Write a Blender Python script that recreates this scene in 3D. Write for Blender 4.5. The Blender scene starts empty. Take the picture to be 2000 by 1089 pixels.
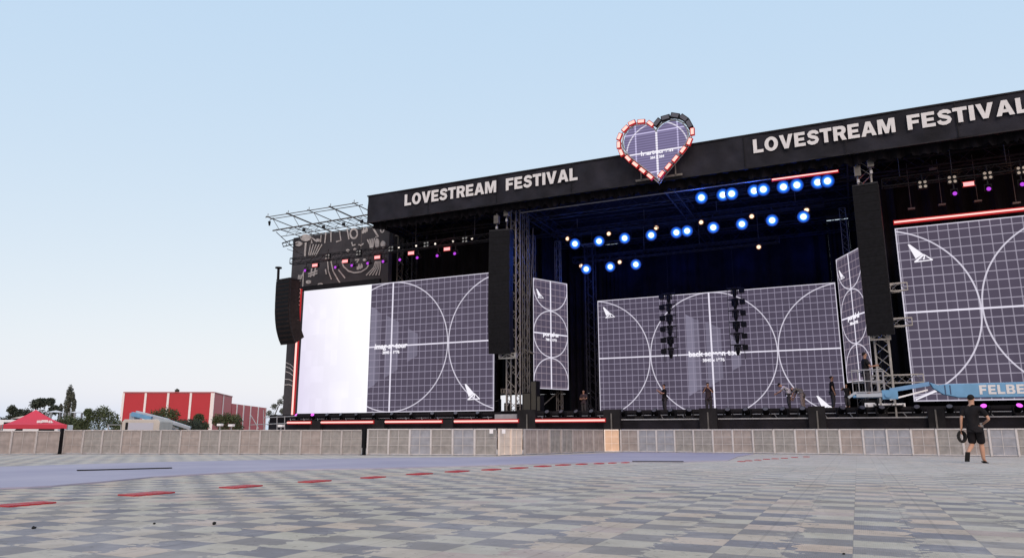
import bpy, bmesh, math, random
from mathutils import Vector, Matrix
R = math.radians
random.seed(7)
S = bpy.context.scene
COL = S.collection

# ------------------------------------------------------------------ camera
F_PX, PITCH, YAW, CAM_H = 1430.0, R(11.9), R(24.8), 0.78
cam = bpy.data.objects.new("camera", bpy.data.cameras.new("camera"))
COL.objects.link(cam)
cam.data.sensor_width = 36.0
cam.data.lens = F_PX / 2000.0 * 36.0
cam.data.clip_start = 0.1
cam.data.clip_end = 5000
cam.location = (0, 0, CAM_H)
cam.rotation_euler = (R(90) + PITCH, 0, YAW)
S.camera = cam
S.render.resolution_x, S.render.resolution_y = 1024, 557

# ------------------------------------------------------------------ sky, sun, exposure
SUN_EL, SUN_AZ = R(34), R(150)          # low evening sun behind the camera, to the right
w = bpy.data.worlds.new("World")
S.world = w
w.use_nodes = True
nt = w.node_tree
sky = nt.nodes.new('ShaderNodeTexSky')
sky.sky_type = 'NISHITA'
sky.sun_disc = False
sky.sun_elevation = SUN_EL
sky.sun_rotation = SUN_AZ
sky.air_density = 1.0
sky.dust_density = 1.6
sky.ozone_density = 1.5
hsv = nt.nodes.new('ShaderNodeHueSaturation')
hsv.inputs['Saturation'].default_value = 0.75
nt.links.new(sky.outputs[0], hsv.inputs['Color'])
veil = nt.nodes.new('ShaderNodeMix'); veil.data_type = 'RGBA'      # thin even evening haze over the blue
veil.inputs['Factor'].default_value = 0.62
veil.inputs['B'].default_value = (2.72, 4.28, 6.1, 1)
tint = nt.nodes.new('ShaderNodeMix'); tint.data_type = 'RGBA'; tint.blend_type = 'MULTIPLY'
tint.inputs['Factor'].default_value = 1.0
tint.inputs['B'].default_value = (1.12, 0.56, 0.12, 1)
nt.links.new(hsv.outputs[0], tint.inputs['A'])
nt.links.new(tint.outputs['Result'], veil.inputs['A'])
nt.links.new(veil.outputs['Result'], nt.nodes['Background'].inputs[0])
nt.nodes['Background'].inputs[1].default_value = 0.15
sun = bpy.data.objects.new("sun", bpy.data.lights.new("sun", 'SUN'))
COL.objects.link(sun)
sun.data.energy = 1.0
sun.data.angle = R(35)
sun.data.color = (1.0, 0.93, 0.87)
sd = Vector((math.sin(SUN_AZ) * math.cos(SUN_EL), math.cos(SUN_AZ) * math.cos(SUN_EL), math.sin(SUN_EL)))
sun.rotation_euler = (-sd).to_track_quat('-Z', 'Y').to_euler()
S.view_settings.view_transform = 'Standard'
S.view_settings.look = 'None'
S.view_settings.gamma = 1.0
EXPO = 0.6
S.view_settings.exposure = EXPO
EK = 2 ** -EXPO          # lamps and screens are set in display terms

# ------------------------------------------------------------------ survey helper: a sight line meets a plane
FW = Vector((-math.sin(YAW) * math.cos(PITCH), math.cos(YAW) * math.cos(PITCH), math.sin(PITCH)))
RT = Vector((math.cos(YAW), math.sin(YAW), 0))
UP = RT.cross(FW)
CAMP = Vector((0, 0, CAM_H))
def sight(px, py):
    return FW + RT * ((px - 1000) / F_PX) + UP * ((544.5 - py) / F_PX)
def at(px, py, Y):                    # point of the plane y = Y
    d = sight(px, py)
    return CAMP + d * (Y / d.y)
def gnd(px, py, z=0.0):
    d = sight(px, py)
    return CAMP + d * ((z - CAM_H) / d.z)
def far(px, py, D):                   # point at depth D
    return CAMP + sight(px, py) * D

# ------------------------------------------------------------------ naming and tagging
def tag(o, label=None, cat=None, group=None, kind=None):
    if label: o['label'] = label
    if cat: o['category'] = cat
    if group: o['group'] = group
    if kind: o['kind'] = kind
    return o
def empty(name, loc, label, cat, group=None, rz=0.0):
    o = bpy.data.objects.new(name, None)
    o.empty_display_size = 0.2
    o.location = loc
    o.rotation_euler = (0, 0, rz)
    COL.objects.link(o)
    return tag(o, label, cat, group)
def copy_tree(o, loc, label, rot=None, group=None):
    r = o.copy(); COL.objects.link(r); r.location = loc
    if rot is not None: r.rotation_euler = rot
    if label: r['label'] = label
    if group: r['group'] = group
    for ch in o.children:
        c = ch.copy(); COL.objects.link(c); c.parent = r
        for g in ch.children:
            d = g.copy(); COL.objects.link(d); d.parent = c
    return r
ORD = ['first', 'second', 'third', 'fourth', 'fifth', 'sixth', 'seventh', 'eighth', 'ninth', 'tenth', 'eleventh',
       'twelfth', 'thirteenth', 'fourteenth', 'fifteenth', 'sixteenth', 'seventeenth', 'eighteenth', 'nineteenth', 'twentieth',
       'twenty first', 'twenty second', 'twenty third', 'twenty fourth', 'twenty fifth', 'twenty sixth', 'twenty seventh',
       'twenty eighth', 'twenty ninth', 'thirtieth', 'thirty first', 'thirty second', 'thirty third', 'thirty fourth',
       'thirty fifth', 'thirty sixth', 'thirty seventh', 'thirty eighth', 'thirty ninth', 'fortieth', 'forty first', 'forty second']

# ------------------------------------------------------------------ materials
def mat(name, col, rough=0.6, metal=0.0, var=0.0, scale=4.0, bump=0.0, bscale=20.0, emit=None, estr=0.0, col2=None):
    m = bpy.data.materials.new(name); m.use_nodes = True
    nt = m.node_tree; b = nt.nodes['Principled BSDF']
    b.inputs['Base Color'].default_value = (*col, 1)
    b.inputs['Roughness'].default_value = rough
    b.inputs['Metallic'].default_value = metal
    if max(col) < 0.03: b.inputs['Specular IOR Level'].default_value = 0.12      # dull black stage paint and cloth
    tc = nt.nodes.new('ShaderNodeTexCoord')
    if var > 0 or col2:
        n = nt.nodes.new('ShaderNodeTexNoise'); n.inputs['Scale'].default_value = scale; n.inputs['Detail'].default_value = 6
        nt.links.new(tc.outputs['Object'], n.inputs['Vector'])
        r = nt.nodes.new('ShaderNodeMapRange'); r.inputs['From Min'].default_value = 0.3; r.inputs['From Max'].default_value = 0.7
        nt.links.new(n.outputs['Fac'], r.inputs['Value'])
        mx = nt.nodes.new('ShaderNodeMix'); mx.data_type = 'RGBA'
        c2 = col2 if col2 else tuple(min(1, c * (1 + var)) for c in col)
        c1 = col if col2 else tuple(c * (1 - var) for c in col)
        mx.inputs['A'].default_value = (*c1, 1); mx.inputs['B'].default_value = (*c2, 1)
        nt.links.new(r.outputs[0], mx.inputs['Factor'])
        nt.links.new(mx.outputs['Result'], b.inputs['Base Color'])
    if bump > 0:
        n2 = nt.nodes.new('ShaderNodeTexNoise'); n2.inputs['Scale'].default_value = bscale; n2.inputs['Detail'].default_value = 5
        nt.links.new(tc.outputs['Object'], n2.inputs['Vector'])
        bp = nt.nodes.new('ShaderNodeBump'); bp.inputs['Strength'].default_value = bump; bp.inputs['Distance'].default_value = 0.05
        nt.links.new(n2.outputs['Fac'], bp.inputs['Height']); nt.links.new(bp.outputs[0], b.inputs['Normal'])
    if emit:
        b.inputs['Emission Color'].default_value = (*emit, 1)
        b.inputs['Emission Strength'].default_value = estr * EK
    return m
M = {}
M['black'] = mat('black_metal', (0.008, 0.008, 0.010), 0.55, 0.2, 0.3, 3)
M['cloth'] = mat('black_drape', (0.0055, 0.005, 0.0075), 0.9, 0, 0.5, 1.2, 0.5, 3)
M['banner'] = mat('banner_cloth', (0.0135, 0.0135, 0.020), 0.8, 0, 0.45, 0.9, 1.0, 1.6)
M['banner'].node_tree.nodes['Principled BSDF'].inputs['Specular IOR Level'].default_value = 0.2
M['letter'] = mat('banner_letter', (0.60, 0.59, 0.60), 0.7, 0, 0.05, 3, 0.3, 3)
M['alu'] = mat('aluminium_truss', (0.30, 0.295, 0.29), 0.45, 0.5, 0.25, 3)
M['dull'] = mat('dull_truss', (0.115, 0.108, 0.102), 0.6, 0.3, 0.3, 3)
M['dark_truss'] = mat('dark_truss', (0.022, 0.022, 0.026), 0.6, 0.2, 0.3, 3)
M['grey'] = mat('grey_metal', (0.30, 0.30, 0.32), 0.5, 0.3, 0.15, 4)
M['deck'] = mat('stage_deck', (0.012, 0.011, 0.014), 0.7, 0, 0.3, 2)
M['fascia'] = mat('stage_fascia', (0.010, 0.009, 0.013), 0.6, 0, 0.4, 1.5, 0.4, 6)
M['speaker'] = mat('speaker_black', (0.005, 0.005, 0.0068), 0.6, 0, 0.3, 6)
M['grille'] = mat('speaker_grille', (0.006, 0.006, 0.008), 0.7, 0.1, 0.4, 9)
M['wall'] = mat('painted_canvas', (0.038, 0.036, 0.043), 0.85, 0, 0.3, 0.7, 0.6, 1.5)
M['chalk'] = mat('pale_paint', (0.40, 0.38, 0.38), 0.9, 0, 0.2, 4)
M['white'] = mat('white_paint', (0.75, 0.74, 0.76), 0.5, 0, 0.05, 3)
M['mesh_a'] = mat('barrier_sheet_grey', (0.255, 0.245, 0.24), 0.6, 0.2, 0.22, 5, 0.2, 30)
M['mesh_b'] = mat('barrier_sheet_brown', (0.285, 0.25, 0.24), 0.65, 0.1, 0.22, 4, 0.2, 30)
M['mesh_c'] = mat('barrier_sheet_blue', (0.27, 0.28, 0.32), 0.6, 0.2, 0.2, 4, 0.2, 30)
M['mesh_d'] = mat('barrier_sheet_peach', (0.62, 0.43, 0.30), 0.5, 0.1, 0.12, 4)  # orange sunset reflection put into the sheet colour
M['mesh_e'] = mat('barrier_sheet_cream', (0.60, 0.53, 0.47), 0.5, 0.1, 0.12, 4)  # warm evening glow put into a paler sheet colour
M['rail'] = mat('barrier_rail', (0.49, 0.47, 0.475), 0.5, 0.1, 0.15, 6)
M['rail_light'] = mat('barrier_rail_light', (0.80, 0.70, 0.62), 0.4, 0.2, 0.08, 6)  # rail copy lightened for the glow painted on the corner panels
M['red_tile'] = mat('red_panel', (0.36, 0.028, 0.036), 0.55, 0, 0.15, 5)
M['red_clad'] = mat('red_cladding', (0.42, 0.018, 0.030), 0.45, 0, 0.06, 0.2)
M['red_tent'] = mat('red_tent', (0.58, 0.04, 0.075), 0.7, 0, 0.08, 1)
M['white_trim'] = mat('white_trim', (0.75, 0.70, 0.70), 0.5)
M['lift_blue'] = mat('lift_blue', (0.115, 0.28, 0.47), 0.4, 0.1, 0.12, 2)
M['lift_grey'] = mat('lift_grey', (0.34, 0.38, 0.44), 0.4, 0.2, 0.15, 2)
M['leaf'] = mat('leaf', (0.035, 0.050, 0.022), 0.8, 0, 0, 0.8, col2=(0.075, 0.095, 0.035))
M['leaf_dark'] = mat('leaf_dark', (0.020, 0.030, 0.022), 0.8, 0, 0, 0.8, col2=(0.045, 0.058, 0.036))
M['leaf_grey'] = mat('leaf_grey', (0.07, 0.08, 0.065), 0.8, 0, 0, 0.8, col2=(0.12, 0.13, 0.10))
M['bark'] = mat('bark', (0.07, 0.055, 0.045), 0.9, 0, 0.3, 3)
M['skin'] = mat('skin', (0.45, 0.25, 0.17), 0.6, 0, 0.05, 8)
M['skin_tan'] = mat('skin_tan', (0.30, 0.16, 0.11), 0.6, 0, 0.08, 8)
M['hair'] = mat('dark_hair', (0.015, 0.012, 0.012), 0.8)
M['tee_black'] = mat('black_tee', (0.012, 0.011, 0.013), 0.85, 0, 0.3, 6)
M['tee_white'] = mat('white_tee', (0.50, 0.47, 0.52), 0.85, 0, 0.1, 6)
M['tee_beige'] = mat('beige_shirt', (0.16, 0.145, 0.14), 0.85, 0, 0.1, 6)
M['tee_brown'] = mat('dark_brown_tee', (0.035, 0.02, 0.025), 0.85, 0, 0.1, 6)
M['trouser'] = mat('dark_trousers', (0.03, 0.027, 0.032), 0.9)
M['khaki'] = mat('khaki_trousers', (0.25, 0.20, 0.19), 0.9)
M['rubber'] = mat('black_rubber', (0.02, 0.02, 0.02), 0.8)
M['window'] = mat('dark_window', (0.02, 0.022, 0.025), 0.15)
M['van'] = mat('van_white', (0.70, 0.71, 0.74), 0.35)
M['beige'] = mat('beige_plastic', (0.45, 0.42, 0.39), 0.5, 0, 0.1, 2)
M['peach_roof'] = mat('peach_roof', (0.55, 0.45, 0.38), 0.7)
def emis(name, col, s=1.0, base=(0.02, 0.02, 0.02)):
    return mat(name, base, 0.5, 0, emit=col, estr=s)
M['red_core'] = emis('red_tube', (1.0, 0.52, 0.47), 1.5)
M['red_glow'] = emis('red_diffuser', (0.40, 0.002, 0.006), 1.0)  # colour of the bloom painted around the red tubes
M['strobe'] = emis('strobe_face', (1.0, 0.36, 0.36), 1.6)
M['heart_lamp'] = emis('heart_lamp_face', (1.0, 0.50, 0.44), 1.5)
M['heart_rim'] = emis('heart_lamp_rim', (0.42, 0.008, 0.01), 0.9)  # red bloom of heart lamps and strobes painted onto their housings
M['purple'] = emis('purple_lens', (0.40, 0.04, 0.62), 1.3)
M['pink'] = emis('pink_lens', (0.85, 0.12, 0.95), 1.5)
M['amber'] = emis('warm_lens', (1.0, 0.72, 0.50), 1.6)
M['amber_rim'] = emis('warm_rim', (0.35, 0.13, 0.05), 0.7)  # halo of the warm lamps painted as a glowing ring
M['whitelamp'] = emis('white_lens', (1.0, 0.88, 0.78), 1.3)
M['scr_text'] = emis('screen_text', (0.95, 0.92, 1.0), 1.0, (0, 0, 0))
def lens_mat(name, core, glow_rim, rc, r):
    m = bpy.data.materials.new(name); m.use_nodes = True
    nt = m.node_tree; b = nt.nodes['Principled BSDF']; b.inputs['Base Color'].default_value = (0.02, 0.02, 0.02, 1)
    tc = nt.nodes.new('ShaderNodeTexCoord'); vl = nt.nodes.new('ShaderNodeVectorMath'); vl.operation = 'LENGTH'
    nt.links.new(tc.outputs['Object'], vl.inputs[0])
    rp = nt.nodes.new('ShaderNodeMapRange'); rp.inputs['From Max'].default_value = r; nt.links.new(vl.outputs['Value'], rp.inputs['Value'])
    cr = nt.nodes.new('ShaderNodeValToRGB'); e = cr.color_ramp.elements
    e[0].position = 0.0; e[0].color = (*core, 1); e[1].position = rc / r; e[1].color = (*core, 1)
    for p, c in ((rc / r + .10, (0.25, 0.75, 1.6, 1)), (rc / r + .22, (*glow_rim, 1)), (0.86, (glow_rim[0] * .3, glow_rim[1] * .28, glow_rim[2] * .38, 1)), (1.0, (0.0, 0.006, 0.09, 1))):
        q = e.new(p); q.color = c
    nt.links.new(rp.outputs[0], cr.inputs[0])
    nt.links.new(cr.outputs[0], b.inputs['Emission Color']); b.inputs['Emission Strength'].default_value = EK
    return m
M['blue_lens'] = lens_mat('blue_lens', (1.6, 1.9, 2.4), (0.01, 0.20, 1.05), 0.13, 0.33)  # blue bloom around each lamp painted into an oversized lens

# ------------------------------------------------------------------ mesh builder (world coordinates, or local to a prototype at the origin)
class MB:
    def __init__(s): s.v = []; s.f = []
    def quad(s, a, b, c, d):
        n = len(s.v); s.v += [tuple(a), tuple(b), tuple(c), tuple(d)]; s.f.append((n, n + 1, n + 2, n + 3)); return s
    def box(s, x0, x1, y0, y1, z0, z1, mtx=None):
        n = len(s.v)
        p = [(x0, y0, z0), (x1, y0, z0), (x1, y1, z0), (x0, y1, z0), (x0, y0, z1), (x1, y0, z1), (x1, y1, z1), (x0, y1, z1)]
        if mtx: p = [tuple(mtx @ Vector(q)) for q in p]
        s.v += p
        s.f += [tuple(n + i for i in q) for q in ((0, 3, 2, 1), (4, 5, 6, 7), (0, 1, 5, 4), (1, 2, 6, 5), (2, 3, 7, 6), (3, 0, 4, 7))]
        return s
    def bar(s, a, b, w, h=None, k=4, r2=None):
        a = Vector(a); b = Vector(b); d = b - a
        if d.length < 1e-6: return s
        d.normalize(); u = Vector((0, 0, 1)) if abs(d.z) < 0.95 else Vector((0, 1, 0))
        x = d.cross(u).normalized(); y = x.cross(d).normalized()
        h = h or w; n = len(s.v); off = math.pi / 4 if k == 4 else 0
        q = math.sqrt(2) if k == 4 else 1.0
        for p, m_ in ((a, 1.0), (b, (r2 / w) if r2 else 1.0)):
            for i in range(k):
                t = off + 2 * math.pi * i / k
                s.v.append(tuple(p + x * (math.cos(t) * w / 2 * q * m_) + y * (math.sin(t) * h / 2 * q * m_)))
        for i in range(k):
            j = (i + 1) % k; s.f.append((n + i, n + j, n + k + j, n + k + i))
        s.f.append(tuple(n + i for i in range(k))[::-1]); s.f.append(tuple(n + k + i for i in range(k)))
        return s
    def tube(s, a, b, d, k=8, d2=None): return s.bar(a, b, d, d, k, d2)
    def path(s, pts, d, k=5):
        for a, b in zip(pts[:-1], pts[1:]): s.bar(a, b, d, d, k)
        return s
    def prism(s, poly, y0, y1):               # polygon in xz extruded along y
        n = len(s.v); k = len(poly)
        s.v += [(p[0], y0, p[1]) for p in poly] + [(p[0], y1, p[1]) for p in poly]
        s.f.append(tuple(range(n, n + k))); s.f.append(tuple(range(n + 2 * k - 1, n + k - 1, -1)))
        for i in range(k):
            j = (i + 1) % k; s.f.append((n + j, n + i, n + k + i, n + k + j))
        return s
    def ell(s, c, rx, ry, rz, seg=12, rings=8):
        n = len(s.v)
        for i in range(rings + 1):
            t = math.pi * i / rings
            for j in range(seg):
                p = 2 * math.pi * j / seg
                s.v.append((c[0] + rx * math.sin(t) * math.cos(p), c[1] + ry * math.sin(t) * math.sin(p), c[2] + rz * math.cos(t)))
        for i in range(rings):
            for j in range(seg):
                k = (j + 1) % seg; s.f.append((n + i * seg + j, n + (i + 1) * seg + j, n + (i + 1) * seg + k, n + i * seg + k))
        return s
    def truss(s, a, b, w=0.4, chord=0.05, lace=0.028, step=None, h=None):
        a = Vector(a); b = Vector(b); d = (b - a); L = d.length; d.normalize()
        u = Vector((0, 0, 1)) if abs(d.z) < 0.9 else Vector((0, 1, 0))
        x = d.cross(u).normalized(); y = x.cross(d).normalized(); h = h or w
        c = [x * (i * w / 2) + y * (j * h / 2) for i, j in ((-1, -1), (1, -1), (1, 1), (-1, 1))]
        for q in c: s.bar(a + q, b + q, chord)
        n = max(2, int(round(L / (step or w)))); st = L / n
        for k in range(n):
            p0 = a + d * (k * st); p1 = a + d * ((k + 1) * st)
            for i in range(4):
                q0, q1 = c[i], c[(i + 1) % 4]
                if k % 2: q0, q1 = q1, q0
                s.bar(p0 + q0, p1 + q1, lace, k=3)
        for i in range(4):
            for p in (a, b): s.bar(p + c[i], p + c[(i + 1) % 4], lace)
        return s
    def build(s, name, m, parent=None, smooth=False, local=False, bevel=0.0):
        me = bpy.data.meshes.new(name)
        off = parent.location if (parent is not None and not local and parent.parent is None) else Vector((0, 0, 0))
        if parent is not None and parent.parent is not None and not local: off = parent.parent.location
        me.from_pydata([tuple(Vector(v) - off) for v in s.v], [], s.f)
        me.materials.append(m)
        if smooth:
            for p in me.polygons: p.use_smooth = True
        me.update()
        o = bpy.data.objects.new(name, me); COL.objects.link(o)
        if parent is not None: o.parent = parent
        if bevel:
            bv = o.modifiers.new('bevel', 'BEVEL'); bv.width = bevel; bv.segments = 2
        return o

# ------------------------------------------------------------------ lettering
GL = {
 'L': (.72, [[(0,0),(.72,0),(.72,.22),(.27,.22),(.27,1),(0,1)]]),
 'E': (.76, [[(0,0),(.76,0),(.76,.22),(.27,.22),(.27,.39),(.68,.39),(.68,.6),(.27,.6),(.27,.78),(.74,.78),(.74,1),(0,1)]]),
 'F': (.74, [[(0,0),(.27,0),(.27,.38),(.66,.38),(.66,.6),(.27,.6),(.27,.78),(.74,.78),(.74,1),(0,1)]]),
 'T': (.80, [[(.265,0),(.535,0),(.535,.77),(.8,.77),(.8,1),(0,1),(0,.77),(.265,.77)]]),
 'V': (.95, [[(.33,0),(.62,0),(.95,1),(.66,1),(.475,.33),(.29,1),(0,1)]]),
 'A': (.98, [[(0,0),(.28,0),(.34,.2),(.64,.2),(.70,0),(.98,0),(.64,1),(.34,1)],[(.41,.41),(.57,.41),(.49,.72)]]),
 'M': (1.1, [[(0,0),(.25,0),(.25,.6),(.44,0),(.66,0),(.85,.6),(.85,0),(1.1,0),(1.1,1),(.74,1),(.55,.42),(.36,1),(0,1)]]),
 'I': (.28, [[(0,0),(.28,0),(.28,1),(0,1)]]),
 'O': (.96, [[(.48+.48*math.cos(t*math.pi/14), .5+.52*math.sin(t*math.pi/14)) for t in range(28)], [(.48+.2*math.cos(t*math.pi/14), .5+.3*math.sin(t*math.pi/14)) for t in range(28)]]),
 'R': (.86, [[(0,0),(.27,0),(.27,.36),(.40,.36),(.55,0),(.86,0),(.67,.41),(.78,.5),(.83,.6),(.84,.7),(.82,.82),(.76,.92),(.65,.98),(.5,1),(0,1)],[(.27,.57),(.46,.57),(.54,.61),(.57,.68),(.54,.75),(.46,.79),(.27,.79)]]),
 'B': (.85, [[(0,0),(.55,0),(.72,.03),(.82,.12),(.85,.27),(.8,.42),(.7,.5),(.78,.58),(.82,.7),(.78,.88),(.68,.97),(.52,1),(0,1)],[(.27,.2),(.5,.2),(.57,.23),(.59,.3),(.56,.38),(.5,.41),(.27,.41)],[(.27,.6),(.47,.6),(.54,.64),(.56,.7),(.53,.77),(.47,.8),(.27,.8)]]),
}
def s_glyph():
    c = [(.72,.70),(.70,.80),(.60,.875),(.42,.895),(.26,.86),(.17,.75),(.20,.63),(.34,.55),(.50,.50),(.64,.43),(.70,.30),(.63,.17),(.47,.105),(.31,.105),(.16,.17),(.10,.31)]
    L, Rr = [], []
    for i, p in enumerate(c):
        a = c[max(0, i - 1)]; b = c[min(len(c) - 1, i + 1)]
        dx, dy = b[0] - a[0], b[1] - a[1]; l = math.hypot(dx, dy)
        nx, ny = -dy / l * .12, dx / l * .12
        L.append((p[0] + nx, p[1] + ny)); Rr.append((p[0] - nx, p[1] - ny))
    return [L + Rr[::-1]]
GL['S'] = (.80, s_glyph())
def block_text(name, txt, width, height, origin, xdir, m, parent, thick=0.02, gap=0.1, space=0.62):
    """origin = lower left corner (world), letters stand up along z"""
    tot = sum((GL[c][0] if c != ' ' else space) + gap for c in txt) - gap
    sx = width / tot
    cu = bpy.data.curves.new(name, 'CURVE'); cu.dimensions = '2D'; cu.fill_mode = 'BOTH'; cu.extrude = thick / 2
    x = 0
    for c in txt:
        if c == ' ': x += space + gap; continue
        wd, loops = GL[c]
        for lp in loops:
            sp = cu.splines.new('POLY'); sp.points.add(len(lp) - 1); sp.use_cyclic_u = True
            for i, (px, py) in enumerate(lp): sp.points[i].co = ((x + px) * sx, py * height, 0, 1)
        x += wd + gap
    return text_mesh(name, cu, origin, xdir, m, parent)
def text_mesh(name, cu, origin, xdir, m, parent):
    tmp = bpy.data.objects.new(name, cu); COL.objects.link(tmp)
    bpy.context.view_layer.update()
    me = bpy.data.meshes.new_from_object(tmp.evaluated_get(bpy.context.evaluated_depsgraph_get()))
    bpy.data.objects.remove(tmp)
    X = Vector(xdir).normalized(); Z = Vector((0, 0, 1)); Nn = X.cross(Z)
    mt = Matrix(((X.x, Z.x, Nn.x, 0), (X.y, Z.y, Nn.y, 0), (X.z, Z.z, Nn.z, 0), (0, 0, 0, 1)))
    me.transform(Matrix.Translation(Vector(origin) - (parent.location if parent else Vector())) @ mt)
    me.materials.clear(); me.materials.append(m)
    o = bpy.data.objects.new(name, me); COL.objects.link(o)
    if parent: o.parent = parent
    return o
def small_text(name, txt, size, center, xdir, m, parent, bold=0.02, shear=0.0):
    cu = bpy.data.curves.new(name, 'FONT'); cu.body = txt; cu.size = size; cu.align_x = 'CENTER'
    cu.offset = bold * size; cu.extrude = 0.008; cu.shear = shear
    return text_mesh(name, cu, center, xdir, m, parent)

# ------------------------------------------------------------------ procedural test-pattern screens
class NB:
    def __init__(s, nt): s.nt = nt
    def m(s, op, a, b=None, c=None):
        n = s.nt.nodes.new('ShaderNodeMath'); n.operation = op
        for i, v in enumerate((a, b, c)):
            if v is None: continue
            if isinstance(v, (int, float)): n.inputs[i].default_value = v
            else: s.nt.links.new(v, n.inputs[i])
        return n.outputs[0]
def screen_mat(name, hw, hh, r, fold='x', cell=0.4, bars=(), white=None, x0=0.0, lw=0.043, gcol=(0.30, 0.27, 0.36), stripes=0.0, bg=(0.084, 0.070, 0.106)):
    m = bpy.data.materials.new(name); m.use_nodes = True
    nt = m.node_tree; b = nt.nodes['Principled BSDF']; b.inputs['Base Color'].default_value = (0.006, 0.006, 0.007, 1); b.inputs['Roughness'].default_value = 0.95; b.inputs['Specular IOR Level'].default_value = 0.05
    N = NB(nt); tc = nt.nodes.new('ShaderNodeTexCoord'); sp = nt.nodes.new('ShaderNodeSeparateXYZ')
    nt.links.new(tc.outputs['Object'], sp.inputs[0])
    x = N.m('SUBTRACT', sp.outputs[0], x0); z = sp.outputs[2]
    def line(v, c, w):
        f = N.m('FRACT', N.m('ADD', N.m('DIVIDE', v, c), 0.5)); return N.m('LESS_THAN', N.m('MULTIPLY', N.m('ABSOLUTE', N.m('SUBTRACT', f, 0.5)), c), w / 2)
    grid = N.m('MAXIMUM', N.m('MULTIPLY', line(x, cell, lw), 0.75), N.m('MULTIPLY', line(z, cell, lw * 0.9), 1.0))
    fx, fz = x, z
    def foldv(v):
        p = 2 * r; f = N.m('FRACT', N.m('ADD', N.m('DIVIDE', v, p), 0.5)); return N.m('MULTIPLY', N.m('SUBTRACT', f, 0.5), p)
    if fold == 'x': fx = foldv(x)
    else: fz = foldv(z)
    d = N.m('SQRT', N.m('ADD', N.m('MULTIPLY', fx, fx), N.m('MULTIPLY', fz, fz)))
    circ = N.m('LESS_THAN', N.m('ABSOLUTE', N.m('SUBTRACT', d, r - 0.03)), 0.032)
    cross = N.m('MAXIMUM', N.m('LESS_THAN', N.m('ABSOLUTE', x), 0.05), N.m('LESS_THAN', N.m('ABSOLUTE', z), 0.04))
    edge = N.m('MAXIMUM', N.m('GREATER_THAN', N.m('ABSOLUTE', sp.outputs[0]), hw - 0.05), N.m('GREATER_THAN', N.m('ABSOLUTE', z), hh - 0.05))
    hot = N.m('MAXIMUM', N.m('MULTIPLY', N.m('MAXIMUM', circ, edge), 0.75), cross)
    # faint camera moire of the LED tiles
    ns = nt.nodes.new('ShaderNodeTexNoise'); ns.inputs['Scale'].default_value = 0.5; nt.links.new(tc.outputs['Object'], ns.inputs['Vector'])
    tile = nt.nodes.new('ShaderNodeTexWhiteNoise'); tile.noise_dimensions = '2D'
    cmb = nt.nodes.new('ShaderNodeCombineXYZ')
    nt.links.new(N.m('FLOOR', N.m('DIVIDE', sp.outputs[0], 0.5)), cmb.inputs[0]); nt.links.new(N.m('FLOOR', N.m('DIVIDE', z, 1.0)), cmb.inputs[1])
    nt.links.new(cmb.outputs[0], tile.inputs['Vector'])
    bright = N.m('ADD', 0.86, N.m('ADD', N.m('MULTIPLY', ns.outputs['Fac'], 0.22), N.m('MULTIPLY', tile.outputs['Value'], 0.07)))
    if stripes:
        bright = N.m('MULTIPLY', bright, N.m('ADD', 1.0, N.m('MULTIPLY', N.m('SINE', N.m('MULTIPLY', z, 48.0)), stripes)))
    bar = None
    for (u0, u1, zc, h, sl, s_) in bars:
        inx = N.m('MULTIPLY', N.m('GREATER_THAN', x, u0), N.m('LESS_THAN', x, u1))
        lim = N.m('SUBTRACT', h, N.m('MULTIPLY', N.m('SUBTRACT', x, u0), sl))
        k = N.m('MULTIPLY', N.m('MULTIPLY', inx, N.m('LESS_THAN', N.m('ABSOLUTE', N.m('SUBTRACT', z, zc)), lim)), s_)
        bar = k if bar is None else N.m('MAXIMUM', bar, k)
    def mix(a, bcol, f):
        mx = nt.nodes.new('ShaderNodeMix'); mx.data_type = 'RGBA'
        for key, v in (('A', a), ('B', bcol)):
            if isinstance(v, tuple): mx.inputs[key].default_value = (*v, 1)
            else: nt.links.new(v, mx.inputs[key])
        if isinstance(f, (int, float)): mx.inputs['Factor'].default_value = f
        else: nt.links.new(f, mx.inputs['Factor'])
        return mx.outputs['Result']
    c = bg
    if bar is not None: c = mix(c, (0.36, 0.34, 0.46), bar)
    c = mix(c, gcol, grid)
    c = mix(c, (0.80, 0.76, 0.88), hot)
    if white is not None:
        wr = nt.nodes.new('ShaderNodeMapRange'); wr.inputs['From Min'].default_value = -7.6; wr.inputs['From Max'].default_value = -2.6
        nt.links.new(N.m('ADD', x, N.m('MULTIPLY', z, 0.35)), wr.inputs['Value'])
        c = mix(c, mix((0.78, 0.73, 0.90), (1.0, 0.99, 1.04), wr.outputs[0]), N.m('LESS_THAN', x, white))
    nt.links.new(c, b.inputs['Emission Color']); nt.links.new(N.m('MULTIPLY', EK, bright if white is None else N.m('MAXIMUM', bright, N.m('LESS_THAN', x, white))), b.inputs['Emission Strength'])
    return m
def screen(name, center, xdir, hw, hh, m, label, thick=0.18, frame=True):
    """LED wall, its local x runs along xdir"""
    a = math.atan2(xdir[1], xdir[0])
    o = MB().box(-hw, hw, 0, thick, -hh, hh).build(name, M['black'])
    o.data.materials.append(m)
    o.data.polygons[2].material_index = 1            # the -y side
    o.location = center; o.rotation_euler = (0, 0, a)
    tag(o, label, 'screen')
    if frame:
        f = MB()
        n = int(2 * hw / 1.0)
        for i in range(n + 1):
            x = -hw + 0.1 + (2 * hw - 0.2) * i / n
            f.box(x - 0.03, x + 0.03, thick + 0.003, thick + 0.10, -hh + 0.05, hh - 0.05)
        for k in range(5):
            z = -hh + 0.2 + (2 * hh - 0.4) * k / 4
            f.box(-hw + 0.02, hw - 0.02, thick + 0.103, thick + 0.16, z - 0.03, z + 0.03)
        fo = f.build('support_frame', M['dark_truss'], o, local=True)
    return o
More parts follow.
